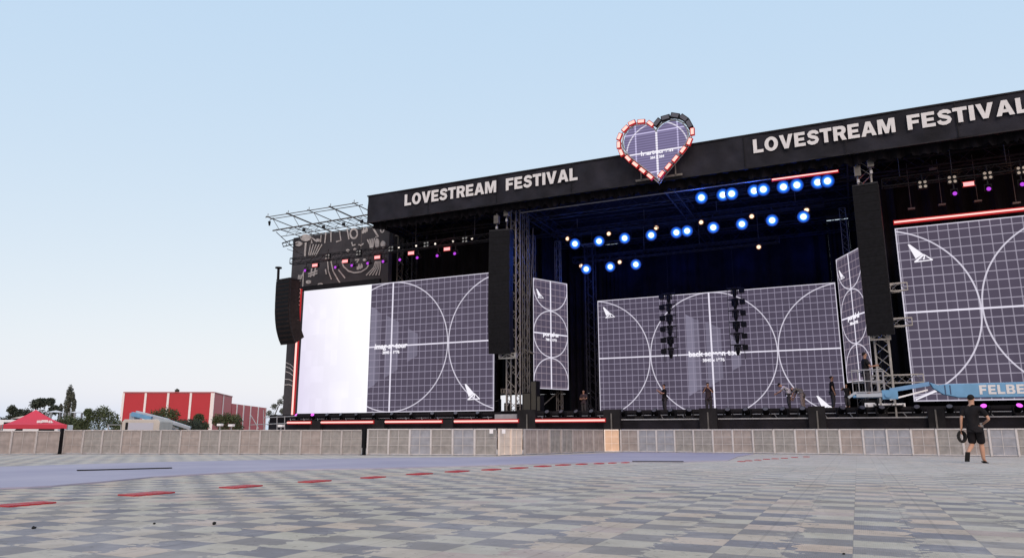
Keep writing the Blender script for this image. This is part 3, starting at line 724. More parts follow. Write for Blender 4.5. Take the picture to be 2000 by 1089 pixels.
# ruffled cloth edge hanging under the banner
def drape(x0, x1, y, z0, z1, amp=0.12, pitch=0.55, ragged=0.0, along='x', step=0.11):
    b = MB(); n = int(abs(x1 - x0) / step) + 1; rows = 5; rnd = random.Random(int(x0 * 10 + z0 * 7 + y))
    ph = rnd.random() * 6
    for i in range(n + 1):
        u = x0 + (x1 - x0) * i / n; rg = rnd.uniform(-ragged, ragged)
        for j in range(rows + 1):
            t = j / rows; z = z0 + (rg if j == 0 else 0) + (z1 - z0) * t
            o = amp * math.sin(u * 2 * math.pi / pitch + ph + 0.8 * math.sin(u * 1.3)) * (1.15 - 0.5 * t) + 0.3 * amp * math.sin(u * 9.1)
            b.v.append((u, y + o, z) if along == 'x' else (y + o, u, z))
    for i in range(n):
        for j in range(rows):
            k = i * (rows + 1) + j; b.f.append((k, k + rows + 1, k + rows + 2, k + 1))
    return b
drape(-24.9, 9.3, 34.45, 12.55, 12.95, 0.10, 0.5, 0.12).build('ragged_valance', M['cloth'], rf)
drape(-24.9, 9.3, 34.75, 12.62, 12.95, 0.12, 0.8, 0.08).build('inner_valance', M['cloth'], rf)

bn = empty('name_banner', (-7.8, 34, 12.9), 'long black banner with pale festival lettering along the roof front', 'banner')
b = MB(); n = 240; rnd = random.Random(3)
for i in range(n + 1):
    u = -25.1 + 34.6 * i / n
    for j in range(9):
        t = j / 8
        o = 0.035 * math.sin(u * 2.3 + 1.5 * math.sin(u * .7) + t * 2) + 0.022 * math.sin(u * 6.1 + t * 5) + 0.03 * math.sin(u * 3.7 - t * 7 + 2 * math.sin(u * .9)) + 0.012 * math.sin(u * 11 + t * 9)
        b.v.append((u, 34.0 + o * (0.4 + 0.6 * math.sin(math.pi * t)), 12.90 + 1.56 * t))
for i in range(n):
    for j in range(8):
        k = i * 9 + j; b.f.append((k, k + 9, k + 10, k + 1))
b.build('cloth', M['banner'], bn, smooth=True)
for k_ in range(8):
    MB().box(-20.9 + k_ * 4.3, -20.87 + k_ * 4.3, 33.905, 33.93, 12.91, 14.44).build('seam', M['black'], bn)
MB().box(-25.12, 9.52, 33.94, 34.10, 14.46, 14.52).box(-25.1, 9.5, 34.0, 34.1, 12.86, 12.90).build('edge_pipe', M['dark_truss'], bn)
for (xa, xb, xc, xd_, py0, py1) in ((790, 969, 988, 1128, 404, 383), (1472, 1749, 1779, 2012, 300, 277)):
    z0 = at(xa, py0, 33.9).z; z1 = at(xa, py1, 33.9).z
    for (u, v, tx) in ((xa, xb, 'LOVESTREAM'), (xc, xd_, 'FESTIVAL')):
        A_ = at(u, py0, 33.9).x; B_ = at(v, py0 - (v - xa) * 0.17, 33.9).x
        block_text('lettering', tx, B_ - A_, 0.67, (A_, 33.90, 13.52), (1, 0, 0), M['letter'], bn, 0.02)

# black drapes closing the stage
dr = empty('stage_drapes', (-7.8, 49.6, 0), 'black drapes hanging behind and beside the open stage', 'curtain')
sl0, sl1 = at(1614, 428, 49.6).x, at(1656, 428, 49.6).x
drape(-13.75, sl0, 49.6, 0.2, 14.34, 0.12, 0.9, step=0.15).build('back_drape', M['cloth'], dr)
drape(sl0, sl1, 49.6, 0.2, 14.12, 0.06, 0.3, step=0.15).build('back_drape', M['cloth'], dr)
drape(sl1, 9.4, 49.6, 0.2, 14.34, 0.12, 0.9, step=0.15).build('back_drape', M['cloth'], dr)
gz = at(1000, 771, 49.7).z; gx0, gx1 = at(971, 780, 49.7).x, at(1021, 780, 49.7).x
sl2, sl3 = at(1176, 479, 49.6).x, at(1206, 476, 49.6).x
drape(sl2, sl3, 49.65, gz, 14.16, 0.05, 0.3, step=0.1).build('back_drape', M['cloth'], dr)
drape(sl3, -13.7, 49.7, gz, 14.34, 0.12, 0.9, step=0.15).build('back_drape', M['cloth'], dr)
drape(-29.5, sl2, 49.7, gz, 14.34, 0.12, 0.9, step=0.15).build('back_drape', M['cloth'], dr)
drape(gx1, -13.9, 49.75, 0.2, gz, 0.10, 0.9, step=0.15).build('back_drape', M['cloth'], dr)
drape(-29.5, gx0, 49.75, 0.2, gz, 0.10, 0.9, step=0.15).build('back_drape', M['cloth'], dr)
drape(-29.5, -18.3, 39.4, 8.9, 13.9, 0.10, 0.7).build('upper_drape', M['cloth'], dr)
drape(-18.9, -17.4, 42.2, 3.4, 13.9, 0.10, 0.5).build('side_drape', M['cloth'], dr)
drape(-17.2, -15.9, 46.2, 1.9, 14.0, 0.12, 0.45).build('side_drape', M['cloth'], dr)
drape(1.3, 2.6, 39.0, 0.2, 13.5, 0.08, 0.5).build('side_drape', M['cloth'], dr)
drape(1.4, 9.3, 39.4, 8.9, 13.9, 0.10, 0.7).build('upper_drape', M['cloth'], dr)
drape(39.0, 49.5, 1.6, 1.9, 13.9, 0.12, 0.7, along='y').build('side_drape', M['cloth'], dr)
drape(42.6, 49.5, -17.6, 4.4, 13.9, 0.12, 0.7, along='y').build('side_drape', M['cloth'], dr)
drape(2.5, 17.2, 39.6, 1.9, 9.2, 0.08, 0.6, step=0.15).build('low_drape', M['cloth'], dr)
drape(-29.5, -19.0, 39.6, 1.9, 9.2, 0.08, 0.6, step=0.15).build('low_drape', M['cloth'], dr)
drape(-26.0, -18.4, 37.6, 0.1, 1.9, 0.06, 0.5).build('low_drape', M['cloth'], dr)

# ---- painted wing wall on the left with white doodles
ww = empty('scenic_wall', (-33.7, 37.5, 0), 'dark scenic wing wall left of the stage, painted with white doodles', 'wall')
MB().box(-33.7, -25.9, 37.5, 37.9, 0, 13.78).box(-33.7, -33.5, 37.9, 41.5, 0, 13.78).build('canvas', M['wall'], ww)
def P1(x, y): return (510 + x / 6.05, 380 + y / 6.05)
def P2(x, y): return (520 + x / 5.445, 500 + y / 5.445)
def P3(x, y): return (500 + x / 3.89, 640 + y / 3.89)
strokes = []
def stroke(fn, pts, wpx=1.6): strokes.append(([fn(*p) for p in pts], wpx))
def ellp(cx, cy, rx, ry, n=18, a0=0, a1=360): return [(cx + rx * math.cos(R(a0 + (a1 - a0) * i / n)), cy + ry * math.sin(R(a0 + (a1 - a0) * i / n))) for i in range(n + 1)]
def hashm(fn, cx, cy, s, wpx=1.6):
    stroke(fn, [(cx - s, cy + s * .3), (cx + s, cy - s * .4)], wpx); stroke(fn, [(cx - s, cy + s * .8), (cx + s, cy + s * .1)], wpx)
    stroke(fn, [(cx - s * .2, cy - s * .9), (cx - s * .5, cy + s)], wpx); stroke(fn, [(cx + s * .6, cy - s), (cx + s * .2, cy + s * .8)], wpx)
stroke(P1, [(600, 575), (588, 500), (660, 555)], 1.8)
for i in range(5): stroke(P1, [(720 - i * 34, 585), (660 - i * 24, 690), (640 - i * 18, 730)], 1.3)
stroke(P1, [(712, 450), (700, 560)]); stroke(P1, [(765, 445), (752, 572)]); stroke(P1, [(825, 432), (825, 560)])
stroke(P1, [(925, 418), (942, 540), (885, 556)]); stroke(P1, [(1015, 402), (1038, 528)])
stroke(P1, ellp(1095, 460, 42, 55), 2.2); hashm(P1, 1222, 422, 38); stroke(P1, [(1325, 400), (1385, 498), (1350, 500)], 2.0)
stroke(P1, ellp(1430, 410, 20, 34), 1.6)
for i in range(4): stroke(P1, [(1255 + i * 28, 530 - i * 6), (1285 + i * 14, 590), (1292 + i * 6, 640)], 1.6)
stroke(P1, [(1070, 560), (1080, 600), (1115, 590)]); stroke(P1, [(1150, 590), (1180, 600), (1210, 575)])
stroke(P1, [(950, 785), (975, 850), (1030, 900), (1100, 922), (1180, 910), (1245, 870), (1275, 820)], 1.6)
for i in range(5): stroke(P1, [(1352 + i * 14, 785), (1330 + i * 20, 860), (1240 + i * 38, 952)], 1.3)
hashm(P1, 1165, 850, 36); stroke(P1, [(1110, 770), (1158, 765), (1130, 800)]); hashm(P1, 610, 920, 55, 1.8)
stroke(P1, [(785, 790), (795, 900), (830, 1000)], 1.3); stroke(P1, [(825, 785), (850, 900), (905, 1000), (930, 1040)], 1.5); stroke(P1, [(760, 880), (770, 940)]); stroke(P1, [(912, 885), (992, 985)], 1.4)
stroke(P1, [(527, 565), (515, 745)], 2.6); stroke(P1, [(505, 905), (470, 990), (440, 1085)], 1.4); stroke(P1, [(500, 910), (492, 1085)], 1.4)
stroke(P1, ellp(1165, 690, 22, 14), 1.4); stroke(P1, ellp(560, 1030, 26, 12, 12), 1.6); stroke(P1, ellp(700, 1060, 26, 10, 12), 1.4)
stroke(P2, ellp(275, 450, 18, 24), 1.8); hashm(P2, 318, 640, 34, 1.8); stroke(P2, [(300, 770), (335, 750)], 1.2); stroke(P2, [(318, 790), (332, 850)], 1.0)
for i in range(3): stroke(P2, [(375 - i * 14, 200), (340 - i * 9, 320), (325 - i * 8, 400)], 1.2)
for a_, b_ in (((226, 262), (295, 308)), ((225, 293), (292, 335)), ((222, 330), (290, 368)), ((218, 388), (290, 410)), ((214, 432), (286, 442))):
    m_ = ((a_[0] + b_[0]) / 2, (a_[1] + b_[1]) / 2 - 8); stroke(P3, [a_, m_, b_], 0.9)
for x in (600, 720): stroke(P3, ellp(x - 5, 668, 26, 22, 10, 10, 170), 1.8)
db = MB()
for si, (pts, wpx) in enumerate(strokes):
    y = 37.47 - 0.0006 * si
    q = [at(px, py, y) for px, py in pts]; wd = wpx * 0.030
    n0 = len(db.v)
    for i, p in enumerate(q):
        a_ = q[max(0, i - 1)]; b_ = q[min(len(q) - 1, i + 1)]; d = Vector((b_.x - a_.x, 0, b_.z - a_.z)).normalized(); nr = Vector((-d.z, 0, d.x)) * wd
        for yy in (y, 37.502):
            db.v.append((p.x + nr.x, yy, p.z + nr.z)); db.v.append((p.x - nr.x, yy, p.z - nr.z))
    for i in range(len(q) - 1):
        k = n0 + i * 4; db.f.append((k, k + 1, k + 5, k + 4))
def blob(fn, cx, cy, rx, ry, y):
    pts = [at(*fn(*p), y) for p in ellp(cx, cy, rx, ry, 16)[:-1]]
    db.prism([(p.x, p.z) for p in pts], y, 37.5)
for i, (fn, cx, cy, rx, ry) in enumerate(((P1, 525, 508, 62, 42), (P1, 670, 537, 22, 20), (P1, 1438, 585, 28, 42), (P1, 1022, 660, 20, 18), (P1, 1105, 650, 16, 20), (P1, 1218, 770, 18, 16), (P1, 395, 1015, 30, 26),
                                         (P1, 1368, 575, 24, 62), (P2, 258, 690, 18, 26), (P2, 287, 782, 25, 20), (P2, 300, 540, 52, 26), (P2, 305, 270, 24, 30), (P1, 440, 580, 40, 30))):
    blob(fn, cx, cy, rx, ry, 37.42 - i * 0.001)
db.build('painted_marks', M['chalk'], ww)
MB().box(-32.6, -26.0, 36.75, 36.95, 9.86, 10.15).build('screen_header', M['black'], ww)

# ---- scaffold frame standing out over the wing wall
sf = empty('scaffold_frame', (-33, 34.2, 13.5), 'open grey scaffold frame jutting over the top of the painted wall', 'scaffold')
b = MB(); zt = 14.25
b.tube((-33.1, 34.15, zt), (-25.9, 34.15, zt), 0.055, 6).tube((-33.1, 34.6, zt), (-25.9, 34.6, zt), 0.05, 6).tube((-33.6, 35.4, 13.75), (-25.9, 35.2, 13.8), 0.09, 6)
b.tube((-33.6, 36.2, 13.55), (-25.9, 36.2, 13.6), 0.05, 6).tube((-33.7, 38.0, 14.0), (-25.9, 38.0, 14.0), 0.07, 6)
b.build('rail', M['dull'], sf)
b = MB()
for i, x in enumerate((-32.9, -31.25, -29.6, -27.95, -26.2)):
    b.tube((x, 34.0, zt), (x, 39.0, 14.15), 0.06 if i % 2 == 0 else 0.09, 6)
    b.tube((x, 34.15, zt - 0.02), (x, 34.15, zt + 0.22), 0.04, 6)
    b.tube((x, 34.6, zt), (x, 35.2, 13.72), 0.035, 6).tube((x, 35.25, 13.72), (x, 38.0, 13.75), 0.05, 6)
b.build('cross_tube', M['dull'], sf)
b = MB()
for i in range(10):
    x = -33.2 + i * 0.8; b.bar((x, 35.3, 13.78), (x + 0.4, 37.3, 13.95), 0.03, k=3).bar((x + 0.4, 37.3, 13.95), (x + 0.8, 35.3, 13.78), 0.03, k=3)
    b.bar((x, 36.2, 13.6), (x + 0.4, 36.3, 14.15), 0.028, k=3)
for x in (-31.8, -30.2, -28.6, -27.2): b.box(x - 0.05, x + 0.12, 36.2, 36.32, 13.7, 13.9)
b.bar((-33.5, 35.6, 13.7), (-32.4, 36.6, 12.4), 0.04).bar((-33.2, 36.4, 12.7), (-32.2, 36.9, 12.3), 0.03)
b.build('brace', M['dark_truss'], sf)
cm = at(526, 436, 34.5)
cmt = empty('hanging_lamp', cm, 'small dark lamp hanging from the left tip of the scaffold frame', 'lamp')
MB().tube(cm + Vector((0, 0, .12)), cm + Vector((0.02, 0, -.15)), 0.18, 8, 0.1).build('housing', M['black'], cmt)
MB().path([cm + Vector((0, 0, .12)), cm + Vector((0.1, 0, .3)), cm + Vector((0.35, 0, .33))], 0.035).build('bracket', M['dull'], cmt)
o = at(562, 470, 37.3)
bf = empty('bracket_frame', o, 'small lattice bracket sticking out of the left edge of the wall', 'bracket')
b = MB(); q = at(551, 475, 37.3); b.bar(q, (q.x + 1.3, 37.4, q.z + .25), 0.06).bar((q.x + .1, 37.3, q.z - .25), (q.x + 1.3, 37.4, q.z - .1), 0.05)
for i in range(4): b.bar((q.x + i * .3, 37.3, q.z + .05 * i), (q.x + .15 + i * .3, 37.3, q.z - .25), 0.03)
b.build('lattice', M['dark_truss'], bf)

# ---- truss towers carrying the arrays
def tower(x, y, z1, label, m, y2=None):
    t = empty('truss_tower', (x, y, 0), label, 'truss tower')
    MB().truss((x, y, 0.1), (x, y, z1), 0.55, 0.07, 0.04, 0.5).build('lattice', m, t)
    MB().box(x - 0.55, x + 0.55, y - 0.5, y + 0.5, DZ, DZ + 0.05).build('base_plate', M['dark_truss'], t)
    MB().box(x - 0.5, x + 0.5, y - 0.35, y + 0.3, z1 - 0.01, z1 + 0.10).build('head_block', M['dull'], t)
    return t
p = at(1004, 560, 35.9)
tl = tower(-16.55, 36.0, 13.2, 'tall lattice truss tower beside the left narrow speaker column', mat('tower_grey', (0.19, 0.175, 0.165), 0.6, 0.2, 0.2, 3))
b = MB()
for x in (-16.2,): b.truss((x, 36.9, 0.1), (x, 36.9, 13.1), 0.28, 0.045, 0.025, 0.4)
b.build('rear_lattice', M['dull'], tl)
tr = tower(1.28, 35.6, 13.2, 'lattice truss tower behind the man in the lift basket', M['alu'])
twb = tower(-14.9, 44.4, 12.8, 'dim lattice tower deep in the stage left of the back screen', M['dark_truss'])
t3 = tower(-25.5, 38.6, 13.2, 'dim lattice tower at the inner edge of the painted wall', M['dull'])
t3b = tower(-24.95, 38.6, 13.2, 'second dim lattice tower just right of the painted wall', M['dark_truss'])
for i, (px0, py0, px1, lab) in enumerate(((1738, 562, 1757, 'upper'), (1742, 630, 1766, 'middle'), (1733, 740, 1788, 'lower'))):
    a_ = at(px0, py0, 36.7); b_ = at(px1, py0 - 2, 36.7)
    t = empty('outrigger_truss', a_, '%s short lattice truss reaching towards the right screen' % lab, 'truss', 'short trusses beside the right screen')
    MB().truss((a_.x - (0.0 if i < 2 else 0.6), 36.75, a_.z), (b_.x + 0.3, 36.75, a_.z), 0.34, 0.05, 0.04, 0.36).build('lattice', M['alu'], t)
# bracing left of the tower: slack cables and diagonal tubes
cb = empty('cable_loom', (-15.6, 37.2, 9), 'slack grey cables hanging beside the left truss tower', 'cable')
pts = [at(px, py, 37.5) for px, py in ((1041, 445), (1040, 500), (1037, 560), (1030, 620), (1020, 660), (1010, 690))]
MB().path([tuple(p) for p in pts], 0.06, 6).build('cable', M['dull'], cb)
pts = [at(px, py, 37.5) for px, py in ((1034, 640), (1022, 680), (1016, 700))]
MB().path([tuple(p) for p in pts], 0.04, 6).bar(at(1020, 680, 37), at(1042, 690, 37), 0.09).bar(at(1020, 690, 37.2), at(1032, 755, 37.2), 0.035).build('stay', M['dull'], cb)
# bright end frames under both main arrays
for (xa, xb, y0, y1, lab) in ((975, 1009, 688, 701, 'left'), (1699, 1739, 647, 665, 'right')):
    a_ = at(xa, y1, 34.7); b_ = at(xb, y0, 34.7)
    t = empty('end_frame', (a_.x, 34.7, a_.z), 'pale lattice end frame under the %s main speaker column' % lab, 'frame')
    b = MB(); b.box(a_.x, b_.x, 34.65, 34.75, a_.z, a_.z + .07).box(a_.x, b_.x, 34.65, 34.75, b_.z - .05, b_.z)
    for x in (a_.x, b_.x - .1): b.box(x, x + .1, 34.6, 34.8, a_.z + .07, b_.z - .05)
    b.bar((a_.x + .1, 34.7, a_.z + .07), ((a_.x + b_.x) / 2, 34.7, b_.z - .05), .05).bar(((a_.x + b_.x) / 2, 34.7, b_.z - .05), (b_.x - .1, 34.7, a_.z + .07), .05)
    b.build('lattice', M['alu'], t)

# ---- line arrays
def line_array(label, top, n, ch, wd, dp, yaw, splay, m1=None, lean=0.0, m0=None):
    t = empty('line_array', top, label, 'speaker array')
    pos = Vector((0, 0, 0)); ang = lean
    rz = Matrix.Rotation(yaw, 4, 'Z')
    fb = MB(); fb.box(-wd / 2, wd / 2, -dp / 2, dp / 2, 0.02, 0.10, rz); fb.build('bumper_frame', M['dark_truss'], t, local=True)
    for i in range(n):
        rx = Matrix.Rotation(ang, 4, 'X')
        mt = rz @ Matrix.Translation(pos) @ rx
        c = MB(); z0, z1 = -ch + 0.012, -0.012
        fy = -dp / 2 - 0.003 * (i % 2)
        prof = [(fy, z0 - ch * 0.20 - 0.012), (fy, z1), (dp / 2, z1 - ch * 0.02), (dp / 2, z0 - 0.004)]
        nn = 0
        c.v = [tuple(mt @ Vector((sx * wd / 2, y, z))) for sx in (-1, 1) for (y, z) in prof]
        c.f = [(0, 1, 2, 3), (7, 6, 5, 4), (0, 4, 5, 1), (1, 5, 6, 2), (2, 6, 7, 3), (3, 7, 4, 0)]
        cab = c.build('cabinet', m0 or M['speaker'], t, local=True)
        g_ = MB(); g_.box(-wd / 2 + 0.04, wd / 2 - 0.04, -dp / 2 - 0.012, -dp / 2 - 0.002, z0 + 0.03, z1 - 0.03, mt); g_.build('grille', m1 or M['grille'], cab, local=True)
        for sx in (-1, 1):
            xx = sx * (wd / 2 + 0.007)
            MB().box(xx - 0.005, xx + 0.005, -dp / 2 + 0.04, -dp / 2 + 0.1, z0, z1, mt).build('rigging_plate', M['dark_truss'], cab, local=True)
        pos = pos + (rx @ Vector((0, 0, -ch))).to_3d(); ang += splay[i] if i < len(splay) else splay[-1]
    return t
la = line_array('left main column of black speaker boxes beside the truss tower', (-16.62, 34.6, 11.42), 16, 0.405, 1.15, 0.75, R(8), [R(0.1)] * 9 + [R(1.3)] * 6, lean=R(-2))
lb = line_array('right main column of black speaker boxes above the lift basket', (1.26, 34.6, 11.40), 16, 0.405, 1.02, 0.75, R(-6), [R(0.1)] * 12 + [R(0.7)] * 4, lean=R(0))
ls = line_array('curved side speaker array hanging at the far left of the stage', (-31.55, 34.9, 10.1), 15, 0.252, 1.30, 0.85, R(-9), [R(0.4)] * 6 + [R(2.4)] * 4 + [R(4.6)] * 5, lean=R(0), m1=M['speaker'], m0=mat('worn_brown_cabinet', (0.018, 0.0125, 0.0125), 0.7, 0, 0.3, 5))
# hoists over the arrays
def hoist(x, y, z0, z1, label):
    t = empty('chain_hoist', (x, y, z0), label, 'hoist', 'chain hoists over the speaker arrays')
    MB().box(x - 0.13, x + 0.13, y - 0.12, y + 0.12, z0 + .25, z0 + .7).tube((x, y, z0 + .7), (x, y, z0 + .85), 0.12, 8).build('motor', M['dull'], t)
    b = MB(); b.tube((x, y, z0 + 0.85), (x, y, z1), 0.035, 5).tube((x, y, z0 + .1), (x, y, z0 + .25), 0.05, 5)
    b.build('chain', M['dull'], t)
    MB().box(x - 0.05, x + 0.05, y - 0.05, y + 0.05, z0 - 0.05, z0 + 0.1).build('hook', M['grey'], t)
    return t
for i, (x, y, lab) in enumerate(((-16.95, 34.7, 'chain hoist over the left main array, left one'), (-16.35, 34.7, 'chain hoist over the left main array, right one'), (1.0, 34.7, 'chain hoist over the right main array, left one'), (1.55, 34.7, 'chain hoist over the right main array, right one'))):
    hoist(x, y, 11.75 + 0.35 * (i % 2), 13.2, lab)
for (px, py, lab) in ((975, 388, 'left'), (1683, 284, 'right')):
    p = at(px, py, 34.4); t = empty('beam_clamp', p, 'pale beam clamp under the banner above the %s main array' % lab, 'clamp')
    MB().box(p.x - .42, p.x + .42, 34.2, 34.6, p.z - .07, p.z - .03).build('plate', M['grey'], t)
    MB().box(p.x - .32, p.x + .36, 34.2, 34.6, p.z + .01, p.z + .06).tube((p.x - .3, 34.4, p.z - .03), (p.x - .3, 34.4, p.z + .01), .06, 6).tube((p.x + .3, 34.4, p.z - .03), (p.x + .3, 34.4, p.z + .01), .06, 6).build('bolt_plate', M['white'], t)
t = empty('suspension_rod', at(544, 545, 34.9), 'dark rod with a round cap standing on top of the side array', 'rod')
p = at(543, 548, 34.9); q = at(544, 524, 34.9)
MB().tube(p, q, 0.16, 8).build('rod', M['black'], t)
MB().tube(q, q + Vector((0, 0, 0.08)), 0.42, 12).build('cap', M['black'], t)
# stacked black speakers at the stage edge
for (x0, x1, y0, y1, Y, lab) in ((1036, 1048, 743, 800, 35.9, 'tall narrow black speaker at the stage edge by the left portal screen'), (1021, 1037, 766, 800, 35.85, 'squat black speaker beside the tall one at the stage edge'), (1048, 1056, 772, 800, 35.9, 'small black monitor speaker right of the tall one')):
    a_ = at(x0, y1, Y); b_ = at(x1, y0, Y)
    t = empty('stage_speaker', ((a_.x + b_.x) / 2, Y, DZ), lab, 'speaker')
    MB().box(a_.x, b_.x - .01, Y, Y + .5, DZ, b_.z).build('cabinet', M['speaker'], t, bevel=0.01)
    MB().box(a_.x + .04, b_.x - .05, Y - .012, Y - .002, DZ + .05, b_.z - .05).build('grille', mat('dark_olive_grille', (0.035, 0.033, 0.028), .8), t)

# ---- heart sign
HZ = lambda x, y, Y=33.45: at(1160 + x / 4.95, 180 + y / 4.95, Y)
hs = empty('heart_sign', (-7.75, 33.5, 12.7), 'heart shaped led sign ringed with red lamps on the roof banner', 'sign')
outl = [(600, 372), (560, 322), (500, 296), (440, 292), (370, 308), (308, 352), (268, 410), (256, 480), (270, 555), (320, 625), (400, 690), (470, 745), (545, 805), (620, 868), (665, 800), (730, 725), (800, 640), (870, 555), (920, 480), (935, 400), (915, 330), (870, 278), (800, 250), (730, 256), (670, 286), (625, 330)]
ring = [HZ(*p) for p in outl]
cx = sum(p.x for p in ring) / len(ring); cz = sum(p.z for p in ring) / len(ring)
fr = MB()
inner = [Vector((cx + (p.x - cx) * 0.93, p.y, cz + (p.z - cz) * 0.93)) for p in ring]
for i in range(len(ring)):
    j = (i + 1) % len(ring)
    for dy in (0.0, 0.3):
        d = Vector((0, dy, 0))
        fr.bar(ring[i] + d, ring[j] + d, 0.035); fr.bar(inner[i] + d, inner[j] + d, 0.035); fr.bar(ring[i] + d, inner[j] + d, 0.022, k=3)
    fr.bar(ring[i], ring[i] + Vector((0, .3, 0)), 0.025, k=3)
fr.build('ring_truss', M['alu'], hs)
scx, scz = HZ(605, 565).x, HZ(605, 565).z
poly = [(cx + (p.x - cx) * 0.91 - scx, cz + (p.z - cz) * 0.91 - scz) for p in ring]
hb = MB().prism(poly, 0.0, 0.12).build('heart_screen', screen_mat('heart_pattern', 9, 9, 1.55, cell=1.04, lw=0.07, gcol=(0.60, 0.55, 0.82), stripes=0.25, bg=(0.19, 0.165, 0.30)), hs, local=True)
hb.location = Vector((scx, 33.55, scz)) - hs.location
bm = bmesh.new(); bm.from_mesh(hb.data); bmesh.ops.triangulate(bm, faces=[f for f in bm.faces if len(f.verts) > 4]); bmesh.ops.recalc_face_normals(bm, faces=bm.faces); bm.to_mesh(hb.data); bm.free()
small_text('caption', 'heart-screen', 0.31, (scx, 33.52, scz - 0.12), (1, 0, 0), M['scr_text'], hs, 0.035)
small_text('size_line', '384 x 384', 0.17, (scx, 33.52, scz - 0.36), (1, 0, 0), M['scr_text'], hs, 0.03)
lit = [(545, 303), (455, 281), (365, 295), (300, 350), (245, 428), (238, 508), (262, 582), (328, 640), (398, 697), (468, 755), (540, 812), (950, 378), (922, 475), (860, 555), (785, 640), (717, 715), (650, 790)]
off_ = [(610, 290), (690, 245), (782, 224), (868, 248), (918, 305)]
for i, (x, y) in enumerate(lit + off_):
    p = HZ(x, y, 33.3); k = min(range(len(outl)), key=lambda j: (outl[j][0] - x) ** 2 + (outl[j][1] - y) ** 2)
    a_ = ring[(k - 1) % len(ring)]; b_ = ring[(k + 1) % len(ring)]; ang = math.atan2(b_.z - a_.z, b_.x - a_.x)
    mt = Matrix.Translation(p) @ Matrix.Rotation(-ang, 4, 'Y')
    on = i < len(lit); bw, bh = (0.19, 0.105) if on else (0.22, 0.13)
    o = MB().box(-bw, bw, 0.0, 0.14, -bh, bh, mt).build('lamp', M['heart_rim'] if on else M['black'], hs, bevel=0.01)
    if on:
        lp = MB().box(-bw * .80, bw * .80, -0.012, -0.002, -bh * .68, bh * .68, mt)
        lp.build('lens', M['heart_lamp'], o)
    else:
        o['label'] = 'unlit lamp'
        MB().box(-bw * .8, bw * .8, -0.012, -0.002, -bh * .7, bh * .7, mt).build('lens', M['dead_lens'], o)
MB().box(-8.9, -6.6, 33.85, 33.95, 12.95, 13.05).bar((-8.6, 33.8, 13.0), (-8.6, 33.8, 15.4), .05).bar((-6.9, 33.8, 13.0), (-6.9, 33.8, 15.4), .05).build('mounting', M['dull'], hs)

# ---- hanging fixtures
def hung_wash(lens, r=0.24, glow_rim=None, name='wash_light'):
    t = empty(name, (0, 0, 0), 'x', 'stage light')
    MB().tube((0, 0.18, 0), (0, 0.45, 0.12), r * 1.3, 10, r * 0.9).tube((0, 0.0, 0), (0, 0.18, 0), 2 * r * 1.06, 16, r * 1.4).build('body', M['black'], t, local=True)
    MB().box(-r - .06, -r - .03, 0.08, 0.14, -.05, r + .12).box(r + .03, r + .06, 0.08, 0.14, -.05, r + .12).box(-r - .06, r + .06, 0.08, 0.14, r + .12, r + .16).build('yoke', M['black'], t, local=True)
    MB().tube((0, 0.1, r + .16), (0, 0.1, r + .42), 0.06, 6).build('clamp', M['dark_truss'], t, local=True)
    l = MB().tube((0, -0.02, 0), (0, 0.0, 0), 2 * r, 20).build('lens', lens, t, local=True)
    if glow_rim: MB().tube((0, -0.006, 0), (0, 0.003, 0), 2 * r * 1.35, 20).build('rim', glow_rim, t, local=True)
    return t
def place(proto, spots, labf, group, rot=None):
    for i, p in enumerate(spots):
        if i == 0: t = proto; t.location = p
        else: t = copy_tree(proto, p, None)
        t['label'] = labf(i); t['group'] = group
        t.rotation_euler = rot(i) if rot else (0, 0, 0)
blue = hung_wash(M['blue_lens'], 0.33)
mid = [(-14.7, 41, 12.12), (-13.16, 41, 12.11), (-11.57, 41, 12.12), (-9.97, 41, 12.12), (-8.5, 41, 12.11), (-7.88, 41, 12.13), (-6.41, 41, 12.16), (-4.85, 41, 12.17), (-3.25, 41, 12.19), (-1.65, 41, 12.19)]
low = [(-15.04, 44, 11.18), (-13.42, 44, 11.18), (-11.75, 44, 11.17)]
upr = [(-6.38, 37.5, 12.87), (-5.28, 37.5, 12.87), (-4.84, 37.5, 12.87), (-3.73, 37.5, 12.87), (-3.28, 37.5, 12.88), (-2.32, 37.5, 12.87), (-1.69, 37.5, 12.88), (-.72, 37.5, 12.88), (-.28, 37.5, 12.88)]
allb = mid + low + upr
def bl_lab(i):
    if i < 10: return '%s bright blue wash light from the left in the long middle row' % ORD[i]
    if i < 13: return '%s bright blue wash light from the left in the short lowest row' % ORD[i - 10]
    return '%s bright blue wash light from the left in the upper row' % ORD[i - 13]
place(blue, allb, bl_lab, 'blue wash lights over the stage', lambda i: (R(12), 0, R(10 + 6 * math.sin(i * 2.1))))
wm = hung_wash(M['amber'], 0.11, M['amber_rim'], 'warm_light')
wsp = [(-15.25, 41.2, 12.55), (-12.6, 41.2, 12.56), (-9.7, 41.2, 12.58), (-7.1, 41.2, 12.6), (-4.32, 41.2, 12.6), (-1.47, 41.2, 12.6), (-15.45, 44.2, 11.47), (-12.85, 44.2, 11.47), (-4.3, 43.6, 11.4)]
place(wm, wsp, lambda i: ('%s small warm lamp from the left above the middle blue row' % ORD[i]) if i < 6 else ('%s small warm lamp above the lowest blue row' % ORD[i - 6] if i < 8 else 'single tiny white lamp below the middle blue row'), 'warm lamps over the stage')
pu = hung_wash(M['purple'], 0.085, None, 'purple_light')
psp = [(-31.24, 36, 10.98), (-28.84, 36, 10.96), (-27.58, 36, 10.96), (-26.39, 36, 10.98), (-25.26, 36, 10.98), (-24.05, 36, 10.97), (-22.83, 36, 10.97), (-21.46, 36, 10.95), (-20.29, 36, 10.96), (4.78, 36, 11.07), (6.05, 36, 11.1), (7.27, 36, 11.13)]
